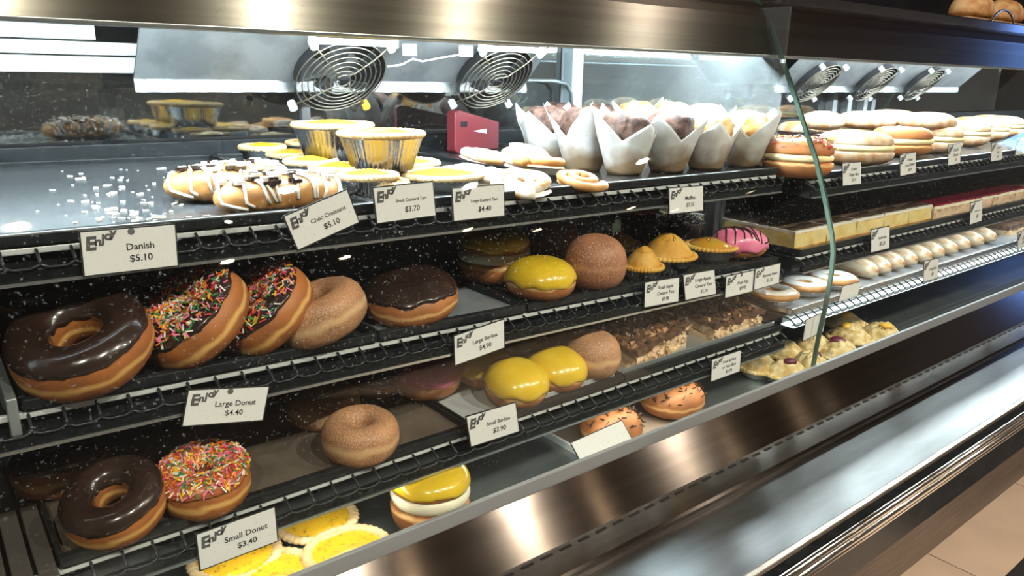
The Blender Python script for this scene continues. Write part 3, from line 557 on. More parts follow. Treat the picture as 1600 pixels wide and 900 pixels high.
def danish(label, p, L, Wd, Hh, spin, seed, n=UP):
    t = thing('danish_pastry', label, 'pastry', (p[0], p[1], p[2] + Hh * 0.45), 'drizzled danishes on the top shelf', n, spin)
    f = bunshape(L, Wd, Hh * 0.45, Hh * 0.6, seed, 0.07, 0.55, 0, 30)
    MB().rev(f, 56, 19).build('pastry_body', PASTRY, t, smooth=True)
    g = bunshape(L + 0.0015, Wd + 0.0015, Hh * 0.45, Hh * 0.6 + 0.0018, seed, 0.07, 0.55, 0, 30)
    for k in range(11):
        x = -0.9 + 1.8 * k / 10; pts = []
        for i in range(17):
            yy = -1.0 + 2.0 * i / 16; xx = x + 0.10 * math.sin(2.2 * yy + k * 1.7); rr = math.hypot(xx, yy)
            if rr <= 1: ph = math.acos(min(1, rr ** (1 / 0.55)))
            else: xx, yy = xx / rr, yy / rr; ph = -(rr - 1) * 1.2
            pts.append(g(math.atan2(yy, xx), (ph + PI / 2) / PI * 18))
        MB().tube(pts, 0.0015, 6).build('icing_drizzle', DRIZZLE, t, smooth=True)
    rnd = random.Random(seed); mb = MB(); mc = MB()
    for i in range(46):
        a = rnd.random() * 2 * PI; rr = rnd.random() ** 0.5 * 0.85; ph = math.acos(rr ** (1 / 0.55)); q = g(a, (ph + PI / 2) / PI * 18); s = 0.0014 + 0.0022 * rnd.random()
        (mb if i % 3 else mc).box(q[0] - s * 1.5, q[0] + s * 1.5, q[1] - s, q[1] + s, q[2] - 0.001, q[2] + 0.0022)
    tag(mb.build('icing_flakes', DRIZZLE, t), kind='stuff'); tag(mc.build('chocolate_chips', CHOC, t), kind='stuff')
    return t
def scroll(label, p, R, m, seed, n=UP, spin=0, group='pastry scrolls on the top shelf', nm='pastry_scroll'):
    t = thing(nm, label, 'pastry', (p[0], p[1], p[2]), group, n, spin)
    pts = []; rad = []
    for i in range(64):
        f = i / 63; a = f * 2 * PI * 1.9; r = R * (0.14 + 0.70 * f); pts.append((r * math.cos(a), r * math.sin(a), 0.0078 + 0.0015 * nz((f, 0, 0), 9, seed) + 0.004 * (1 - f))); rad.append(R * (0.185 + 0.05 * nz((f, 1, 0), 14, seed)))
    MB().tube(pts, rad, 12, flat=0.85).build('coiled_dough', m, t, smooth=True)
    MB().rev(lambda u, j: (R * (0.8, 0.75, 0.01)[j] * math.cos(u), R * (0.8, 0.75, 0.01)[j] * math.sin(u), (0.003, 0.005, 0.006)[j]), 30, 3).build('pastry_centre', m, t, smooth=True)
    return t
def lumpybox(mb, x0, x1, y0, y1, z0, z1, amp, seed, s=60, mi=0, n=(18, 16, 6)):
    def side(o, a, b, na, nb):
        vs = []
        for i in range(na + 1):
            for j in range(nb + 1):
                q = Vector(o) + Vector(a) * (i / na) + Vector(b) * (j / nb)
                d = Vector((nz(q, s, seed), nz(q, s, seed + 1), nz(q, s, seed + 2) * 0.8)) * amp; vs.append(q + d)
        mb.add(vs, [(i * (nb + 1) + j, (i + 1) * (nb + 1) + j, (i + 1) * (nb + 1) + j + 1, i * (nb + 1) + j + 1) for i in range(na) for j in range(nb)], mi)
    X, Y, Zz = (x1 - x0, 0, 0), (0, y1 - y0, 0), (0, 0, z1 - z0); nx, ny, nzz = n
    side((x0, y0, z1), X, Y, nx, ny); side((x0, y1, z0), X, (0, y0 - y1, 0), nx, ny)
    side((x0, y0, z0), X, Zz, nx, nzz); side((x1, y1, z0), (x0 - x1, 0, 0), Zz, nx, nzz); side((x0, y1, z0), (0, y0 - y1, 0), Zz, ny, nzz); side((x1, y0, z0), Y, Zz, ny, nzz)
    return mb
def slab(nm, label, p, w, d, layers, spin=0, group=None, seed=0, cat='slice', n=UP):
    t = thing(nm, label, cat, p, group, n, spin); z = 0
    for k, (name, hh, m, amp, ins) in enumerate(layers):
        lumpybox(MB(), -w / 2 + ins, w / 2 - ins, -d / 2 + ins, d / 2 - ins, z, z + hh, amp, seed + k).build(name, m, t, smooth=True); z += hh
    return t
def nutty(t, w, d, h, seed):      # broken nuts and chocolate rubble on top of a slice and down its cut front
    rnd = random.Random(seed); mb = MB()
    for i in range(230):
        front = i > 190; sz = (0.0016 + 0.0030 * rnd.random() ** 1.5) * (0.7 if front else 1.0)
        c = Vector((rnd.uniform(-w / 2, w / 2), -d / 2 - 0.001, rnd.uniform(0.004, h - 0.006))) if front else Vector((rnd.uniform(-w / 2, w / 2), rnd.uniform(-d / 2, d / 2), h + 0.0005))
        q = Quaternion((rnd.gauss(0, 1), rnd.gauss(0, 1), rnd.gauss(0, 1), rnd.gauss(0, 1))).normalized()
        vs = [c + q @ Vector((x * sz * rnd.uniform(0.7, 1.6), y * sz * rnd.uniform(0.6, 1.1), z * sz * rnd.uniform(0.4, 0.8))) for z in (-1, 1) for x, y in ((-1, -1), (1, -1), (1, 1), (-1, 1))]
        mb.add(vs, [(0, 3, 2, 1), (4, 5, 6, 7), (0, 1, 5, 4), (1, 2, 6, 5), (2, 3, 7, 6), (3, 0, 4, 7)], rnd.choice((3, 2, 3, 3)) if front else rnd.choice((0, 0, 0, 1, 1, 2)))
    o = mb.build('nut_pieces', [mat('dark_rubble', (0.05, 0.022, 0.012), 0.4), mat('brown_rubble', (0.17, 0.08, 0.035), 0.45), mat('nut_tan', (0.42, 0.24, 0.11), 0.5), mat('pale_crumb', (0.72, 0.52, 0.32), 0.6)], t, bevel=0.0006); tag(o, kind='stuff')

# ------------------------------------------------------------------ food on the left shelves
def pring(px, py, Z, Ro, hole, h, n=UP, **k):
    n = Vector(n).normalized(); zc = (Ro - h) * math.sin(math.acos(max(-1, min(1, n.z)))) + h
    q = on(px, py, Z, zc); return ring(k.pop('nm', 'ring_donut'), k.pop('label'), q, Ro, hole, h, k.pop('body', DOUGH), n=n, **k)
def pbun(px, py, Z, R, zlo, zhi, body, **k):
    q = on(px, py, Z, (zlo + zhi) / 2); return bun(k.pop('nm', 'filled_bun'), k.pop('label'), q, R, zlo, zhi, body, **k)
def ptart(px, py, Z, R, h, **k):
    q = on(px, py, Z, h); return tart(k.pop('nm', 'custard_tart'), k.pop('label'), q, R, h, **k)
LF = -right
def tilt(l, c, px=None):      # lean to the left (l) and towards the viewer (c), as seen at picture column px
    d = ray(px if px is not None else 800, 450); d = Vector((d.x, d.y, 0)).normalized(); return UP + Vector((-d.y, d.x, 0)) * l - d * c
GL, GS = 'large ring donuts on the middle shelf', 'small ring donuts on the lowest shelf'
# middle shelf
pring(128, 536, Z2, 0.0520, 0.0175, 0.0215, tilt(0.22, 0.42, 126), label='large glossy chocolate iced ring donut at far left of middle shelf', ice=CHOC, seed=1, group=GL, cover=0.55)
pring(62, 452, Z2, 0.050, 0.013, 0.020, tilt(0.0, 0.15, 40), label='chocolate iced ring donut half hidden behind the glossy front one', ice=CHOC, seed=2, group=GL)
pring(305, 496, Z2, 0.050, 0.012, 0.020, tilt(0.75, 0.35, 305), label='rainbow sprinkle donut leaning beside the glossy chocolate ring', ice=CHOC, sprinkles=(760, SPR), seed=3, group=GL, cover=0.72)
pring(414, 483, Z2, 0.048, 0.012, 0.019, tilt(0.75, 0.35, 414), label='rainbow sprinkle donut leaning on the cinnamon donut of middle shelf', ice=CHOC, sprinkles=(620, SPR), seed=4, group=GL, cover=0.72)
pring(232, 455, Z2, 0.050, 0.012, 0.020, tilt(0.1, 0.2, 232), label='shaded rainbow sprinkle donut behind the leaning sprinkle donut', ice=CHOC, sprinkles=(620, SPR), seed=5, group=GL)
pring(420, 425, Z2, 0.050, 0.012, 0.020, tilt(-0.25, 0.2, 420), label='dark chocolate iced donut in shade behind the second sprinkle donut', ice=CHOC, seed=6, group=GL)
pring(498, 488, Z2, 0.046, 0.010, 0.021, tilt(0.35, 0.05, 498), label='large cinnamon sugar ring donut on the middle shelf', body=CINN, seed=7, group=GL)
GB = 'large filled buns on the middle shelf'
pbun(642, 462, Z2, 0.050, 0.024, 0.026, DOUGHP, cap=CHOC, frac=11.0, seed=8, group=GB, n=tilt(0.05, 0.2, 642), label='large bun with chocolate icing alone on the steel tray')
pbun(772, 412, Z2, 0.046, 0.026, 0.020, DOUGHP, cap=YELLOW, frac=10, cream=CREAM, seed=9, group=GB, label='split yellow iced bun with cream layer in shade at back')
pbun(845, 436, Z2, 0.042, 0.022, 0.026, DOUGHP, cap=YELLOW, frac=9.4, seed=10, group=GB, label='glossy large yellow iced bun at front of middle shelf')
pbun(930, 410, Z2, 0.039, 0.034, 0.036, CINNB, seed=11, group=GB, label='cinnamon sugar ball beside the large yellow iced bun')
pbun(862, 376, Z2, 0.042, 0.03, 0.03, CINNB, seed=12, group=GB, label='shaded cinnamon bun behind the large yellow iced bun')
def ppie(px, py, Z, R, h, dome, m, **k):
    q = on(px, py, Z, h); return pie(k.pop('nm', 'apple_tart'), k.pop('label'), q, R, h, dome, m, **k)
GT = 'apple custard tarts on the middle shelf'
ppie(1004, 418, Z2, 0.0275, 0.017, 0.026, PIECRUST, seed=1, group=GT, label='small domed apple tart in foil, front one beside the sugar ball')
ppie(1043, 400, Z2, 0.039, 0.022, 0.030, PIECRUST, seed=2, group=GT, label='large domed apple tart in foil behind the small apple tart')
ppie(955, 384, Z2, 0.042, 0.020, 0.022, PIECRUST, seed=3, group=GT, label='shaded apple tart behind the cinnamon sugar ball')
ppie(1110, 386, Z2, 0.039, 0.020, 0.012, FLAN, seed=4, nm='fruit_flan', rough=0.02, label='orange glazed fruit flan in foil cup')
pbun(1004, 352, Z2, 0.032, 0.03, 0.03, mat('dark_cake', (0.04, 0.018, 0.014), 0.7), cap=PINK, frac=14, seed=13, sprinkles=(260, CSPR), group=GB, label='dark sprinkle coated ball with pink top at back of middle shelf')
pbun(1062, 358, Z2, 0.036, 0.022, 0.026, mat('dark_cake', (0.04, 0.018, 0.014), 0.7), seed=14, sprinkles=(340, CSPR + [SPR[2]]), group=GB, label='chocolate sprinkle coated cake behind the large apple tart')
pbun(1155, 381, Z2, 0.044, 0.020, 0.026, DOUGHP, cap=PINK, frac=8.5, b=0.032, seed=15, spin=-0.5, drizzle=CHOC, nm='pink_iced_bun', group=GB, label='pink iced bun with chocolate drizzle at right end of middle shelf')
q = at(963, 352, -0.19)
tag(MB().box(-0.008, 0.008, -0.0006, 0.0006, -0.009, 0.004).box(-0.004, 0.006, -0.0006, 0.0006, 0.004, 0.008).build('bread_clip', mat('teal_plastic', (0.25, 0.5, 0.55), 0.4), loc=(q.x, q.y, q.z + H)), 'tiny pale teal plastic tag among the shaded apple tarts', 'plastic tag')
# lowest left shelf
pring(180, 786, Z3, 0.0395, 0.0125, 0.0185, tilt(0.22, 0.35, 180), label='small chocolate iced ring donut at front of the lowest shelf', ice=CHOC, seed=21, group=GS, cover=0.5)
pring(92, 728, Z3, 0.0385, 0.0125, 0.0185, tilt(0.0, 0.0, 92), label='small chocolate iced ring donut behind, by the side rails', ice=CHOC, seed=22, group=GS, cover=0.45)
pring(320, 752, Z3, 0.0385, 0.0110, 0.0195, tilt(0.03, 0.14, 320), label='small rainbow sprinkle ring donut on the lowest shelf', ice=mat('caramel_icing', (0.42, 0.12, 0.04), 0.25, coat=0.4), sprinkles=(760, SPR), seed=23, group=GS, cover=0.42)
pring(506, 632, Z3, 0.040, 0.009, 0.018, tilt(0, 0.0, 506), label='shaded cinnamon ring donut behind the front cinnamon ring', body=CINN, seed=24, group=GS)
pring(563, 680, Z3, 0.0385, 0.008, 0.020, tilt(0, 0.05, 563), label='cinnamon ring donut at the front of the lowest shelf', body=CINN, seed=25, group=GS)
GY = 'small filled buns on the lowest shelf'
pbun(667, 590, Z3, 0.040, 0.022, 0.022, DOUGHP, cap=PINK, frac=9.6, seed=26, group=GY, label='small pink iced bun on the lowest shelf')
pbun(590, 590, Z3, 0.036, 0.022, 0.02, DOUGHP, cap=CHOC, frac=9, seed=27, group=GY, label='dark chocolate bun in shade left of the pink iced bun')
pbun(756, 572, Z3, 0.037, 0.022, 0.024, DOUGHP, cap=YELLOW, frac=9.4, seed=28, group=GY, label='small yellow iced bun next to the pink iced bun')
pbun(806, 598, Z3, 0.0375, 0.022, 0.026, DOUGHP, cap=YELLOW, frac=9.4, seed=29, n=tilt(-0.1, 0.15, 806), group=GY, label='small yellow iced bun frontmost on its tray')
pbun(868, 576, Z3, 0.0385, 0.021, 0.026, DOUGHP, cap=YELLOW, frac=9.4, seed=30, n=tilt(-0.05, 0.1, 868), group=GY, label='small yellow iced bun beside the cinnamon dusted bun')
pbun(820, 545, Z3, 0.034, 0.022, 0.022, DOUGHP, cap=YELLOW, frac=9.4, seed=31, group=GY, label='small yellow iced bun hindmost under the shelf above')
pbun(926, 554, Z3, 0.036, 0.030, 0.032, CINN, seed=32, group=GY, label='small cinnamon dusted bun beside the fruit and nut slice')
pbun(880, 531, Z3, 0.034, 0.028, 0.03, CINN, seed=33, group=GY, label='shaded cinnamon bun behind the small yellow buns')
NUT = [('base_layer', 0.008, SLICESIDE, 0.005, 0.0), ('filling', 0.021, SLICESIDE, 0.007, 0.003), ('chocolate_top', 0.008, SLICETOP, 0.006, -0.001)]
q = at(1010, 535, Z3 + 0.015); ns1 = slab('nut_slice', 'tall fruit and nut slice with pale crumbly front', (q.x - 0.005, q.y + 0.022, Z3 + 0.002), 0.135, 0.10, NUT, spin=0.16, n=(-0.05, -0.12, 1), group='nut slices', seed=3)
nutty(ns1, 0.135, 0.10, 0.037, 5)
q = at(1128, 500, Z3 + 0.012); ns2 = slab('nut_slice', 'brown topped nut slice at right end of lowest shelf', (q.x, q.y + 0.015, Z3 + 0.002), 0.135, 0.085, [('base_layer', 0.006, SLICESIDE, 0.002, 0), ('filling', 0.013, SLICESIDE, 0.005, 0.002), ('chocolate_top', 0.007, SLICETOP, 0.005, -0.001)], spin=0.08, n=(0.02, -0.1, 1), group='nut slices', seed=8)
nutty(ns2, 0.135, 0.085, 0.026, 6)
# deck under the shelves
GD = 'custard tarts on the lit bottom deck'
ptart(494, 815, ZD, 0.0415, 0.022, seed=1, group=GD, label='bright custard tart in foil behind the frontmost deck tart')
ptart(545, 866, ZD, 0.0425, 0.022, seed=2, group=GD, label='bright custard tart against the glass channel, beside the yellow cream bun')
ptart(368, 872, ZD, 0.0415, 0.022, seed=3, group=GD, label='bright custard tart behind the small donut price tag')
ptart(425, 905, ZD, 0.0415, 0.020, seed=4, group=GD, label='bright custard tart cut off by the bottom picture edge')
pbun(672, 790, ZD, 0.0425, 0.030, 0.018, DOUGHP, cap=YELLOW, frac=9.2, cream=CREAM, seed=41, label='tall cream filled bun with yellow icing alone on the bright deck', nm='cream_bun')
q = at(955, 664, ZD + 0.03); bun('filled_bun', 'chocolate sprinkled bun behind the blank white card on the deck', (q.x, q.y, ZD + 0.002), 0.042, 0.024, 0.026, DOUGHP, seed=42, sprinkles=(60, CSPR), group='buns on the deck tray')
q = at(1050, 627, ZD + 0.02); bun('filled_bun', 'golden bun with chocolate sprinkles at right of deck tray', (q.x, q.y, ZD + 0.002), 0.050, 0.022, 0.026, DOUGHP, b=0.044, seed=43, sprinkles=(90, CSPR), group='buns on the deck tray')
# top shelf
q = on(362, 288, Z1, 0.014); danish('white drizzled danish behind, nearest the empty part of the tray', (q.x, q.y, q.z), 0.060, 0.036, 0.032, -0.10, 51)
q = on(442, 307, Z1, 0.012); danish('white drizzled danish in front, at the tray lip', (q.x, max(q.y, 0.687), q.z), 0.064, 0.033, 0.029, 0.12, 52)
GC, GA = 'small custard tarts on the top shelf', 'large custard tarts on the top shelf'
small = [(410, 233, 'small custard tart leftmost at the back of the top shelf'), (456, 244, 'small custard tart behind the rear danish, second from left'), (486, 256, 'small custard tart beside the end of the rear danish'), (528, 266, 'small custard tart in the middle of the front diagonal row'), (575, 279, 'small custard tart just behind the croissant price tag'), (592, 290, 'small custard tart half hidden between two price tags'),
         (480, 226, 'small custard tart under the rear tall foil tart'), (548, 243, 'small custard tart under the gap between both tall foil tarts')]
for i, (px, py, lb) in enumerate(small): ptart(px, py, Z1, 0.0305, 0.020 if i != 5 else 0.012, seed=10 + i, group=GC, label=lb)
ptart(626, 258, Z1, 0.046, 0.018, seed=31, group=GA, label='large custard tart directly under the front tall foil tart')
ptart(690, 277, Z1, 0.046, 0.014, seed=32, group=GA, label='large custard tart at the lip behind the small custard tart price tag')
zz = SZ('S1', 0.5) + 0.025
q1 = at(520, 199, zz + 0.036); tart('custard_tart', 'tall foil custard tart stacked at the rear', (q1.x, q1.y, zz), 0.0475, 0.036, GA, seed=33)
q2 = at(596, 213, zz + 0.034); tart('custard_tart', 'tall foil custard tart stacked in front', (q2.x, q2.y, zz - 0.002), 0.046, 0.036, GA, seed=34)
for i, (px, py, lb, r, m) in enumerate([(728, 262, 'powdered pastry scroll nearest the large custard tarts', 0.040, POWDER), (752, 253, 'powdered pastry scroll behind, in front of the red crate', 0.038, POWDER), (815, 254, 'pastry scroll in the back of the pile by the muffins', 0.042, POWDER), (772, 272, 'heavily powdered scroll behind the large custard tart price tag', 0.040, POWDER), (845, 264, 'golden pastry scroll in front of the leftmost muffin', 0.038, PASTRY), (818, 279, 'golden topped pastry scroll at the tray lip', 0.042, POWDER), (905, 274, 'golden pastry scroll rightmost, at the foot of the muffins', 0.034, PASTRY)]):
    q = on(px, py, Z1, 0.014); scroll(lb, (q.x, q.y, q.z + (0.014 if i in (1, 2, 4) else 0.001)), r, m, i, spin=i, n=(0.12 * math.sin(i * 2.1), 0.14 * math.cos(i * 1.7) - 0.1, 1))
GM = 'paper wrapped muffins on the top shelf'
mf = [(862, 258, CHOCMUF, 'chocolate muffin in white paper leftmost of the front row', 1.0), (920, 268, CHOCMUF, 'chocolate muffin second from left in the front row', 1.02), (985, 274, CHOCMUF, 'chocolate muffin in the middle of the front row', 1.0), (1052, 270, CHOCMUF, 'ruffled chocolate muffin rightmost of the dark ones', 1.0),
      (1112, 266, GOLDMUF, 'golden muffin next to the last chocolate muffin in front', 1.0), (1172, 262, GOLDMUF, 'golden muffin at the right end of the top left shelf', 1.0),
      (880, 240, CHOCMUF, 'chocolate muffin in the back row by the rear post', 1.0), (940, 242, CHOCMUF, 'chocolate muffin in the back row behind the middle chocolate one', 1.0), (1000, 242, GOLDMUF, 'golden muffin leftmost in the back row', 1.06), (1052, 242, GOLDMUF, 'golden muffin in the middle of the back row', 1.06), (1105, 243, GOLDMUF, 'golden muffin rightmost in the back row', 1.04)]
for i, (px, py, m, lb, s) in enumerate(mf):
    q = on(px, py, Z1); muffin(lb, (q.x, q.y + 0.012, q.z), m, GM, seed=i, spin=0.3 + 0.55 * i, s=s * 0.95)
mb = MB(); rnd = random.Random(4)
for i in range(90):
    q = on(rnd.gauss(185, 70), rnd.uniform(262, 350), Z1)
    if q.x > 0.3 or q.x < 0.02: continue
    s = 0.0007 + 0.0017 * rnd.random() ** 2.5; a = rnd.random() * PI; ca, sa = math.cos(a), math.sin(a); l = s * (1 + 2 * rnd.random())
    mb.add([(q.x + ca * l * u - sa * s * v, q.y + sa * l * u + ca * s * v, q.z + (0.0002 if k == 0 else 0.0002 + s * 0.9)) for k in (0, 1) for u, v in ((-1, -0.8), (1, -1), (0.8, 1), (-0.9, 0.7))], [(0, 3, 2, 1), (4, 5, 6, 7), (0, 1, 5, 4), (1, 2, 6, 5), (2, 3, 7, 6), (3, 0, 4, 7)])
tag(mb.build('icing_crumbs', DRIZZLE, loc=(0, 0, H)), 'white icing crumbs scattered over the empty part of the top shelf', 'crumbs', None, 'stuff')

# ------------------------------------------------------------------ food on the right shelves
GCB = 'cream filled buns on the top right shelf'
cb = [(1246, 250, 0.052, 0.036, 2.05, 'cream bun with rainbow sprinkles beside the glass joint', DOUGHP, 1), (1336, 234, 0.064, 0.036, 2.15, 'sugar dusted long cream bun in the front, right of sprinkled bun', DUST, 0), (1408, 224, 0.060, 0.035, 2.4, 'glossy brown long cream bun behind the second price tag', DOUGHP, 0), (1447, 219, 0.070, 0.034, 1.75, 'sugar dusted cream bun third along the front row', DUST, 0), (1497, 210, 0.07, 0.034, 1.6, 'sugar dusted cream bun fourth along the front row', DUST, 0), (1530, 203, 0.07, 0.034, 1.6, 'sugar dusted cream bun fifth along the front row', DUST, 0), (1556, 199, 0.07, 0.034, 1.6, 'sugar dusted cream bun farthest along the front row', DUST, 0),
      (1262, 214, 0.064, 0.036, 2.2, 'chocolate layered cream bun behind the sprinkled bun', DUST, 2), (1345, 208, 0.064, 0.036, 2.15, 'pale cream bun in the second row behind the dusted long bun', DUST, 0), (1408, 203, 0.062, 0.035, 2.0, 'pale cream bun second along the rear row', DUST, 0)]
for i, (px, py, a, b, sp, lb, m, k) in enumerate(cb):
    z = ZR1; q = at(px, py, z + 0.026)
    bun('cream_bun', lb, (q.x, q.y, z), a, 0.022, 0.020, m, cream=(CHOC if k == 2 else CREAMY), b=b, spin=sp, seed=60 + i, group=GCB, sprinkles=(150, SPR) if k == 1 else None)
for i, (px, py, lb) in enumerate([(1285, 191, 'round dusted bun on top of the rear cream buns by the joint'), (1352, 190, 'dusted bun leftmost on the upper layer of the pile'), (1392, 187, 'dusted bun in the middle of the upper layer'), (1450, 192, 'long dusted bun rightmost on the upper layer')]):
    q = at(px, py, ZR1 + 0.062); bun('cream_bun', lb, (q.x, q.y, ZR1 + 0.046), 0.058 if i else 0.042, 0.016, 0.022, DUST, b=0.036, spin=2.0 + 0.15 * i, seed=80 + i, group=GCB)
t = slab('cling_wrapped_cake', 'dark cake in cling film at far end of top right shelf', (2.55, 0.72, ZR1), 0.16, 0.10, [('cake_base', 0.02, mat('dark_cake', (0.04, 0.018, 0.014), 0.7), 0.003, 0), ('cake_top', 0.016, ICEWHITE, 0.004, 0.002)], seed=5, cat='cake')
VS = [('pastry_base', 0.003, PASTRY, 0.0008, 0), ('custard_filling', 0.023, VANILLA, 0.0018, 0.0005), ('white_icing', 0.004, ICEWHITE, 0.0012, 0), ('chocolate_swirl', 0.0015, CHOCSWIRL, 0.0006, 0.004)]
xs = 1.068
for i in range(5):
    slab('vanilla_slice', ['chocolate swirled vanilla slice nearest the joint, in cling film', 'chocolate swirled vanilla slice second from the joint', 'chocolate swirled vanilla slice third from the joint', 'chocolate swirled vanilla slice fourth from the joint', 'chocolate swirled vanilla slice next to the berry slices'][i], (xs + 0.047 + i * 0.0955, 0.775, ZR2), 0.094, 0.29, VS, group='vanilla slices', seed=20 + i)
BS = [('biscuit_base', 0.018, SLICEBERRY, 0.003, 0), ('cream_layer', 0.006, CREAM, 0.0015, 0.0005), ('berry_jelly', 0.004, BERRY, 0.0008, 0.001)]
for i in range(5):
    slab('berry_slice', ['berry jelly slice next to the vanilla slices', 'berry jelly slice second along', 'berry jelly slice beside the middle shelf price tag', 'berry jelly slice fourth along', 'berry jelly slice farthest away'][i], (1.60 + i * 0.0965, 0.765, ZR2), 0.095, 0.27, BS, group='berry slices', seed=30 + i)
for i in range(5):
    slab('nut_bar', ['brown nut bar beyond the berry slices', 'brown nut bar second beyond the berry slices', 'brown nut bar third beyond the berry slices', 'brown nut bar fourth beyond the berry slices', 'brown nut bar last in view beyond the berry slices'][i], (2.12 + i * 0.13, 0.80, ZR2), 0.12, 0.26, [('base_layer', 0.012, SLICESIDE, 0.003, 0), ('chocolate_top', 0.008, SLICETOP, 0.003, 0)], group='nut bars', seed=40 + i)
GI = 'iced ring tarts on the lowest right shelf'
for i, (px, py, lb) in enumerate([(1207, 461, 'white iced ring tart in foil nearest the nut slices'), (1256, 448, 'white iced ring tart in the middle of three'), (1301, 438, 'white iced ring tart cut by the glass joint line')]):
    q = at(px, py, ZR3 + 0.012); t = thing('iced_ring_tart', lb, 'tart', (q.x, q.y, ZR3), GI)
    foilcup(t, 0.029, 0.040, 0.012, 40)
    def rp(u, j, R=0.0245, r=0.0175, h=0.008, z=0.016): v = 2 * PI * j / 16; return ((R + r * math.cos(v)) * math.cos(u), (R + r * math.cos(v)) * math.sin(u), z + h * math.sin(v))
    MB().rev(rp, 40, 16, closev=True).build('pastry_ring', PASTRY, t, smooth=True)
    MB().rev(lambda u, j: ((0.0245 + 0.0155 * math.cos(PI * (0.12 + 0.8 * j / 8))) * math.cos(u), (0.0245 + 0.0155 * math.cos(PI * (0.12 + 0.8 * j / 8))) * math.sin(u), 0.0168 + 0.0082 * math.sin(PI * (0.12 + 0.8 * j / 8))), 40, 9).build('white_icing', mat('glaze_white', (0.80, 0.77, 0.70), 0.25, (0.55, 0.38, 0.2), 25, lo=0.52, hi=0.75, coat=0.3), t, smooth=True)
words = ['first', 'second', 'third', 'fourth', 'fifth', 'sixth', 'seventh', 'eighth', 'ninth', 'tenth']
for i in range(10):
    q = at(1352 + i * 21.5, 421 - i * 5.6, ZR3 + 0.012)
    bun('iced_pastry_roll', 'long glazed pastry roll, %s in the row right of the joint' % words[i], (q.x, 0.700, ZR3), 0.085, 0.014, 0.021, GLAZED, b=0.024, spin=1.3, e=0.5, seed=90 + i, cat='pastry', group='long glazed rolls on the lowest right shelf')
for i in range(3):
    slab('chocolate_log', 'brown ridged chocolate log, %s beyond the glazed rolls' % words[i], (2.06 + i * 0.11, 0.74, ZR3), 0.10, 0.2, [('log_base', 0.012, SLICESIDE, 0.003, 0), ('log_top', 0.012, mat('milk_choc', (0.16, 0.085, 0.055), 0.4, (0.25, 0.15, 0.1), 12, stretch=(1, 8, 1)), 0.003, 0.001)], group='chocolate logs', seed=50 + i)
GK = 'crumble tarts on the right deck'
ct = [(1184, 569, None, 'crumble tart leftmost, under the nut slice price tag'), (1226, 548, None, 'crumble tart behind, left of the bright card'), (1228, 579, PLUM, 'plum crumble tart frontmost, left of the glass joint'), (1266, 570, PLUM, 'plum crumble tart just left of the glass joint foot'), (1272, 540, None, 'crumble tart under the bright white card'), (1311, 549, PLUM, 'plum crumble tart just right of the glass joint'), (1328, 524, PEACH, 'peach crumble tart at the front right of the joint'), (1322, 503, PEACH, 'peach crumble tart behind, right of the joint'), (1378, 521, PEACH, 'peach crumble tart farthest right on the deck')]
for i, (px, py, fr, lb) in enumerate(ct):
    q = at(px, py, ZD + 0.02); pie('crumble_tart', lb, (q.x, q.y, ZD), 0.041 if i > 4 else 0.036, 0.014, 0.024, CRUMBLE, seed=60 + i, group=GK, rough=0.16, fruit=fr)

# ------------------------------------------------------------------ things behind and above
q = aty(746, 206, 1.07)
t = thing('plastic_holder', 'red plastic holder with hand slot standing at the back of the top shelf', 'holder', (q.x, q.y, q.z), None, None, 0.32)
pr = [(-0.062, 0.034), (-0.062, -0.028), (-0.054, -0.033), (0.066, -0.033), (0.066, 0.014), (-0.052, 0.038)]
MB().add([(x, 0, z) for x, z in pr] + [(x, 0.018, z) for x, z in pr], [(0, 1, 2, 3, 4, 5), (11, 10, 9, 8, 7, 6)] + [(i, 6 + i, 6 + (i + 1) % 6, (i + 1) % 6) for i in range(6)]).build('holder_wall', REDPL, t, bevel=0.002)
MB().box(-0.047, -0.030, -0.0006, 0.0, 0.010, 0.019).build('hand_slot', BLACK, t)
MB().add([(-0.012, -0.001, 0.002), (0.026, -0.001, -0.004), (0.026, -0.001, 0.004), (-0.012, 0, 0.002), (0.026, 0, -0.004), (0.026, 0, 0.004)], [(0, 1, 2), (5, 4, 3), (0, 3, 4, 1), (1, 4, 5, 2), (2, 5, 3, 0)]).build('paper_flap', CARD, t)
tag(MB().box(-1, 4.5, 1.30, 2.2, -1.2, -0.175).build('rear_counter', mat('counter_grey', (0.06, 0.065, 0.07), 0.5), loc=(0, 0, H)), 'dark grey work counter behind the display case', 'counter')
q = aty(746, 240, 1.46)
for i, px in enumerate((160, 173, 185)):
    q = aty(px, 158, 1.62); t = thing('sauce_bottle', ['small pale bottle behind the rear glass, left of three', 'small pale bottle behind the rear glass, middle of three', 'small pale bottle behind the rear glass, right of three'][i], 'bottle', (q.x, 1.62, -0.175), 'bottles behind the rear glass')
    MB().rev(lambda u, j: ([0.001, 0.008, 0.008, 0.005, 0.005, 0.001][j] * math.cos(u), [0.001, 0.008, 0.008, 0.005, 0.005, 0.001][j] * math.sin(u), [0, 0, 0.1, 0.112, 0.125, 0.125][j]), 14, 6).build('bottle_body', mat('pale_glass', (0.5, 0.55, 0.58), 0.2), t, smooth=True)
    MB().rev(lambda u, j: ([0.001, 0.006, 0.006, 0.001][j] * math.cos(u), [0.001, 0.006, 0.006, 0.001][j] * math.sin(u), [0.124, 0.124, 0.136, 0.136][j]), 12, 4).build('bottle_cap', mat('blue_cap', (0.05, 0.15, 0.35), 0.4), t)
q = aty(241, 126, 1.6)
tag(MB().rev(bunshape(0.034, 0.02, 0.004, 0.006, 1, 0.1), 24, 19).build('red_lid', mat('bright_red', (0.7, 0.02, 0.05), 0.4), smooth=True, loc=(q.x, q.y, q.z + H)), 'bright red oval lid seen through rear glass above the danishes', 'lid')
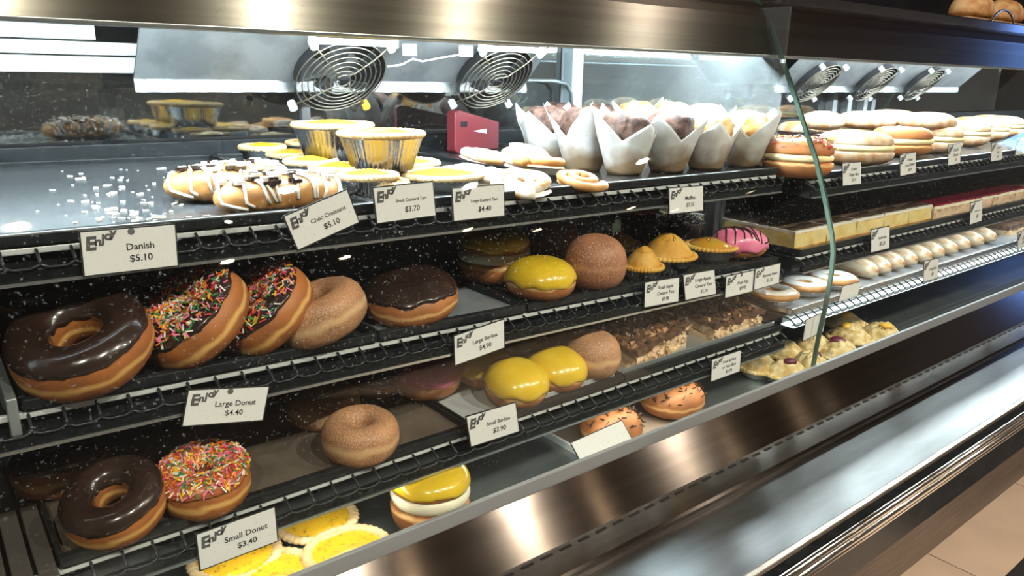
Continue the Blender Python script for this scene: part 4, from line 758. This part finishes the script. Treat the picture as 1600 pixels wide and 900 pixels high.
tag(MB().box(q.x - 0.25, q.x + 0.12, 1.55, 1.75, q.z - 0.016, q.z - 0.004).build('wall_shelf', BLACK, loc=(0, 0, H)), 'dark shelf board behind the rear glass at left', 'shelf')
# bread on the case roof
q = aty(1540, 8, 0.97)
t = thing('bread_board', 'wooden slatted board with wire hoop on the case roof', 'board', (q.x, q.y, 0.134))
for k in range(5): MB().box(-0.22, 0.34, -0.05 + 0.03 * k, -0.026 + 0.03 * k, 0.028, 0.036).build('slat', mat('board_wood', (0.30, 0.18, 0.09), 0.6, (0.42, 0.27, 0.14), 20), t, bevel=0.002)
for x in (-0.16, 0.26): MB().box(x, x + 0.02, -0.045, 0.085, 0, 0.028).build('board_foot', BLACK, t)
MB().tube([(0.09 * math.cos(PI * i / 16) - 0.02, -0.06, 0.062 * math.sin(PI * i / 16)) for i in range(17)], 0.003, 8).build('wire_hoop', CHROME, t, smooth=True)
for i, (dx, lb) in enumerate(((-0.06, 'pale crusted loaf on the roof board behind the wire hoop'), (0.16, 'golden loaf at the right end of the roof board'))):
    bun('bread_loaf', lb, (q.x + dx, q.y + 0.01, 0.170), 0.095, 0.02, 0.05, BREAD, b=0.05, seed=110 + i, cat='bread', group='loaves on the case roof')

# ------------------------------------------------------------------ price tags
TEXTS = []
def ptag(cs, Y, lines, label, logo=True, blank=False, th=0.155, hole=False, lean=0.0):
    P = [aty(x, y, Y) for x, y in cs]; c = sum(P, Vector()) / 4; u = ((P[1] - P[0]) + (P[2] - P[3])) / 2; v = ((P[0] - P[3]) + (P[1] - P[2])) / 2
    w, h, a = u.length, v.length, math.atan2(u.z, u.x)
    t = thing('price_tag', label, 'price tag', c, 'price tags on the shelf edges'); t.rotation_euler = (lean, -a, 0)
    sh = max(-0.3, min(0.3, u.normalized().dot(v.normalized())))       # cards curl a little out of square
    def S(x, z): return x + sh * z
    def card(x0, x1, y0, y1, z0, z1): return MB().add([(S(x0, z0), y0, z0), (S(x1, z0), y0, z0), (S(x1, z0), y1, z0), (S(x0, z0), y1, z0), (S(x0, z1), y0, z1), (S(x1, z1), y0, z1), (S(x1, z1), y1, z1), (S(x0, z1), y1, z1)], [(0, 3, 2, 1), (4, 5, 6, 7), (0, 1, 5, 4), (1, 2, 6, 5), (2, 3, 7, 6), (3, 0, 4, 7)])
    bw = min(0.0016, h * 0.035)
    card(-w / 2, w / 2, 0, 0.0008, -h / 2, h / 2).build('card_backing', INK, t)
    face = card(-w / 2 + bw, w / 2 - bw, -0.0004, 0, -h / 2 + bw, h / 2 - bw).build('card_face', CARD, t)
    if blank: return t
    def txt(s, x, z, size, name, m, shear=0, off=0, rz=0, align='CENTER'):
        cu = bpy.data.curves.new('txt', 'FONT'); cu.body = s; cu.size = size; cu.align_x = align; cu.align_y = 'CENTER'; cu.shear = shear; cu.offset = off; cu.resolution_u = 3
        o = bpy.data.objects.new(name, cu); col.objects.link(o); TEXTS.append((o, face, m, Matrix.Translation((S(x, z), -0.0006, z)) @ Matrix.Rotation(-rz, 4, 'Y') @ Matrix.Rotation(PI / 2, 4, 'X')))
    if logo:
        txt('E', -w * 0.40, h * 0.20, h * 0.40, 'logo_letter', LOGO, 0.1, h * 0.018)
        for k, ch in enumerate('njoy'): txt(ch, -w * 0.325 + k * w * 0.052, h * (0.24 + 0.055 * k), h * 0.27, 'logo_letter', LOGO, 0.1, h * 0.012)
    n = len(lines); fs = h * (0.21 if n == 2 else 0.185)
    for k, s in enumerate(lines):
        z = (0.06 - 0.26 * k) * h if n == 2 else (0.20 - 0.235 * k) * h
        f1 = min(fs, 0.60 * w / (max(len(s), 1) * 0.50)); txt(s, w * 0.10, z, f1, 'lettering', INK, 0, f1 * 0.014)
    if hole:
        MB().rev(lambda u_, j: (0.0026 * math.cos(u_) * (1, 0.001)[j], -0.0006, 0.0026 * math.sin(u_) * (1, 0.001)[j]), 16, 2).build('punched_hole', mat('hole_grey', (0.12, 0.13, 0.13), 0.6), t, loc=(w * 0.02, 0, h * 0.40))
    return t
a1, a2, a3 = S1[0] - 0.0125, S2[0] - 0.0125, S3[0] - 0.0125
ptag([(122, 362), (275, 348), (280, 417), (130, 433)], a1, ['Danish', '$5.10'], 'largest price tag at far left reading Danish', hole=True)
ptag([(441, 338), (543, 294), (562, 348), (465, 392)], a1, ['Choc Croissant', '$5.10'], 'steeply tilted price tag reading Choc Croissant')
ptag([(581, 293), (677, 282), (682, 338), (588, 350)], a1, ['Small Custard Tart', '$3.70'], 'price tag reading Small Custard Tart on top shelf')
ptag([(705, 293), (788, 287), (789, 338), (708, 347)], a1, ['Large Custard Tart', '$4.40'], 'price tag reading Large Custard Tart on top shelf')
ptag([(1045, 294), (1099, 289), (1099, 330), (1045, 335)], a1, ['Muffins', '$5.50'], 'price tag reading Muffins under the muffins')
ptag([(294, 608), (421, 603), (412, 657), (282, 668)], a2, ['Large Donut', '$4.40'], 'price tag reading Large Donut on middle shelf', hole=True)
ptag([(708, 524), (788, 498), (789, 543), (710, 573)], a2, ['Large Berlina', '$4.90'], 'price tag reading Large Berlina on middle shelf')
ptag([(1007, 441), (1062, 432), (1060, 472), (1006, 481)], a2, ['Small Apple', 'Custard Tart', '$3.90'], 'price tag reading Small Apple Custard Tart')
ptag([(1067, 430), (1116, 421), (1120, 459), (1070, 469)], a2, ['Large Apple', 'Custard Tart', '$5.10'], 'price tag reading Large Apple Custard Tart')
ptag([(1134, 432), (1179, 421), (1177, 456), (1132, 466)], a2, ['Fruit Flan', '$5.90'], 'price tag reading Fruit Flan on middle shelf', hole=True)
ptag([(1180, 420), (1220, 410), (1217, 443), (1177, 454)], a2 - 0.002, ['Almond Heart', '$5.20'], 'price tag at right end of middle left shelf, beside Fruit Flan tag')
ptag([(728, 650), (805, 629), (813, 673), (734, 700)], a3, ['Small Berlina', '$3.90'], 'price tag reading Small Berlina on lowest shelf')
ptag([(305, 835), (430, 790), (436, 846), (311, 893)], a3, ['Small Donut', '$3.40'], 'price tag reading Small Donut on lowest shelf')
ptag([(1112, 561), (1158, 547), (1156, 580), (1110, 598)], a3, ['Fruit & Nut', 'or Nut Slice', '$5.70'], 'price tag reading Fruit and Nut Slice')
b1, b2, b3 = R1[0] - 0.0125, R2[0] - 0.0125, R3[0] - 0.0125
rt = [([(1315, 256), (1344, 254), (1347, 286), (1317, 290)], b1, ['Cream', 'Finger Bun', '$4.9'], 'square price tag first right of the joint, under the cream buns'), ([(1405, 243), (1430, 239), (1432, 269), (1407, 275)], b1, ['Cream', 'Long Donut', '$4.9'], 'square price tag second along the cream bun shelf'), ([(1480, 228), (1500, 225), (1502, 253), (1482, 258)], b1, ['Cream', 'Donut', '$5'], 'square price tag third along the cream bun shelf'), ([(1548, 225), (1566, 223), (1567, 248), (1549, 251)], b1, ['Cream', 'Bun', '$5'], 'square price tag fourth along the cream bun shelf'), ([(1586, 217), (1602, 215), (1602, 239), (1588, 241)], b1, ['Slice', '$5'], 'square price tag fifth, cut by the right picture edge'),
      ([(1359, 361), (1388, 355), (1392, 386), (1362, 393)], b2, ['Vanilla Slice', '$5.20'], 'square price tag under the vanilla slices'), ([(1514, 320), (1533, 315), (1536, 342), (1517, 349)], b2, ['Raspberry Slice', '$5'], 'square price tag under the berry slices'),
      ([(1442, 411), (1464, 406), (1468, 432), (1444, 438)], b3, ['Long John', '$4'], 'square price tag under the long glazed rolls'), ([(1589, 366), (1604, 358), (1604, 382), (1591, 389)], b3, ['Log', '$5'], 'price tag at right picture edge on the lowest right shelf')]
for cs, Y, ln, lb in rt: ptag(cs, Y, ln, lb)
ptag([(1318, 449), (1348, 441), (1337, 462), (1308, 471)], b3 - 0.004, [], 'glaring blank card on lowest right shelf just right of the joint', blank=True)
ptag([(1258, 501), (1292, 484), (1286, 519), (1254, 533)], b3 - 0.014, [], 'glaring blank card hanging left of the glass joint above crumble tarts', blank=True)
ptag([(900, 692), (978, 658), (985, 690), (902, 730)], 0.578, [], 'glaring blank white card standing on the deck behind the glass channel', blank=True, lean=-0.55)
bpy.context.view_layer.update()
dg = bpy.context.evaluated_depsgraph_get()
for o, t, m, M in TEXTS:
    me = bpy.data.meshes.new_from_object(o.evaluated_get(dg)); me.materials.clear(); me.materials.append(m)
    nm = o.name.split('.')[0]; cu = o.data; bpy.data.objects.remove(o); bpy.data.curves.remove(cu)
    n = bpy.data.objects.new(nm, me); col.objects.link(n); n.parent = t; n.matrix_local = M
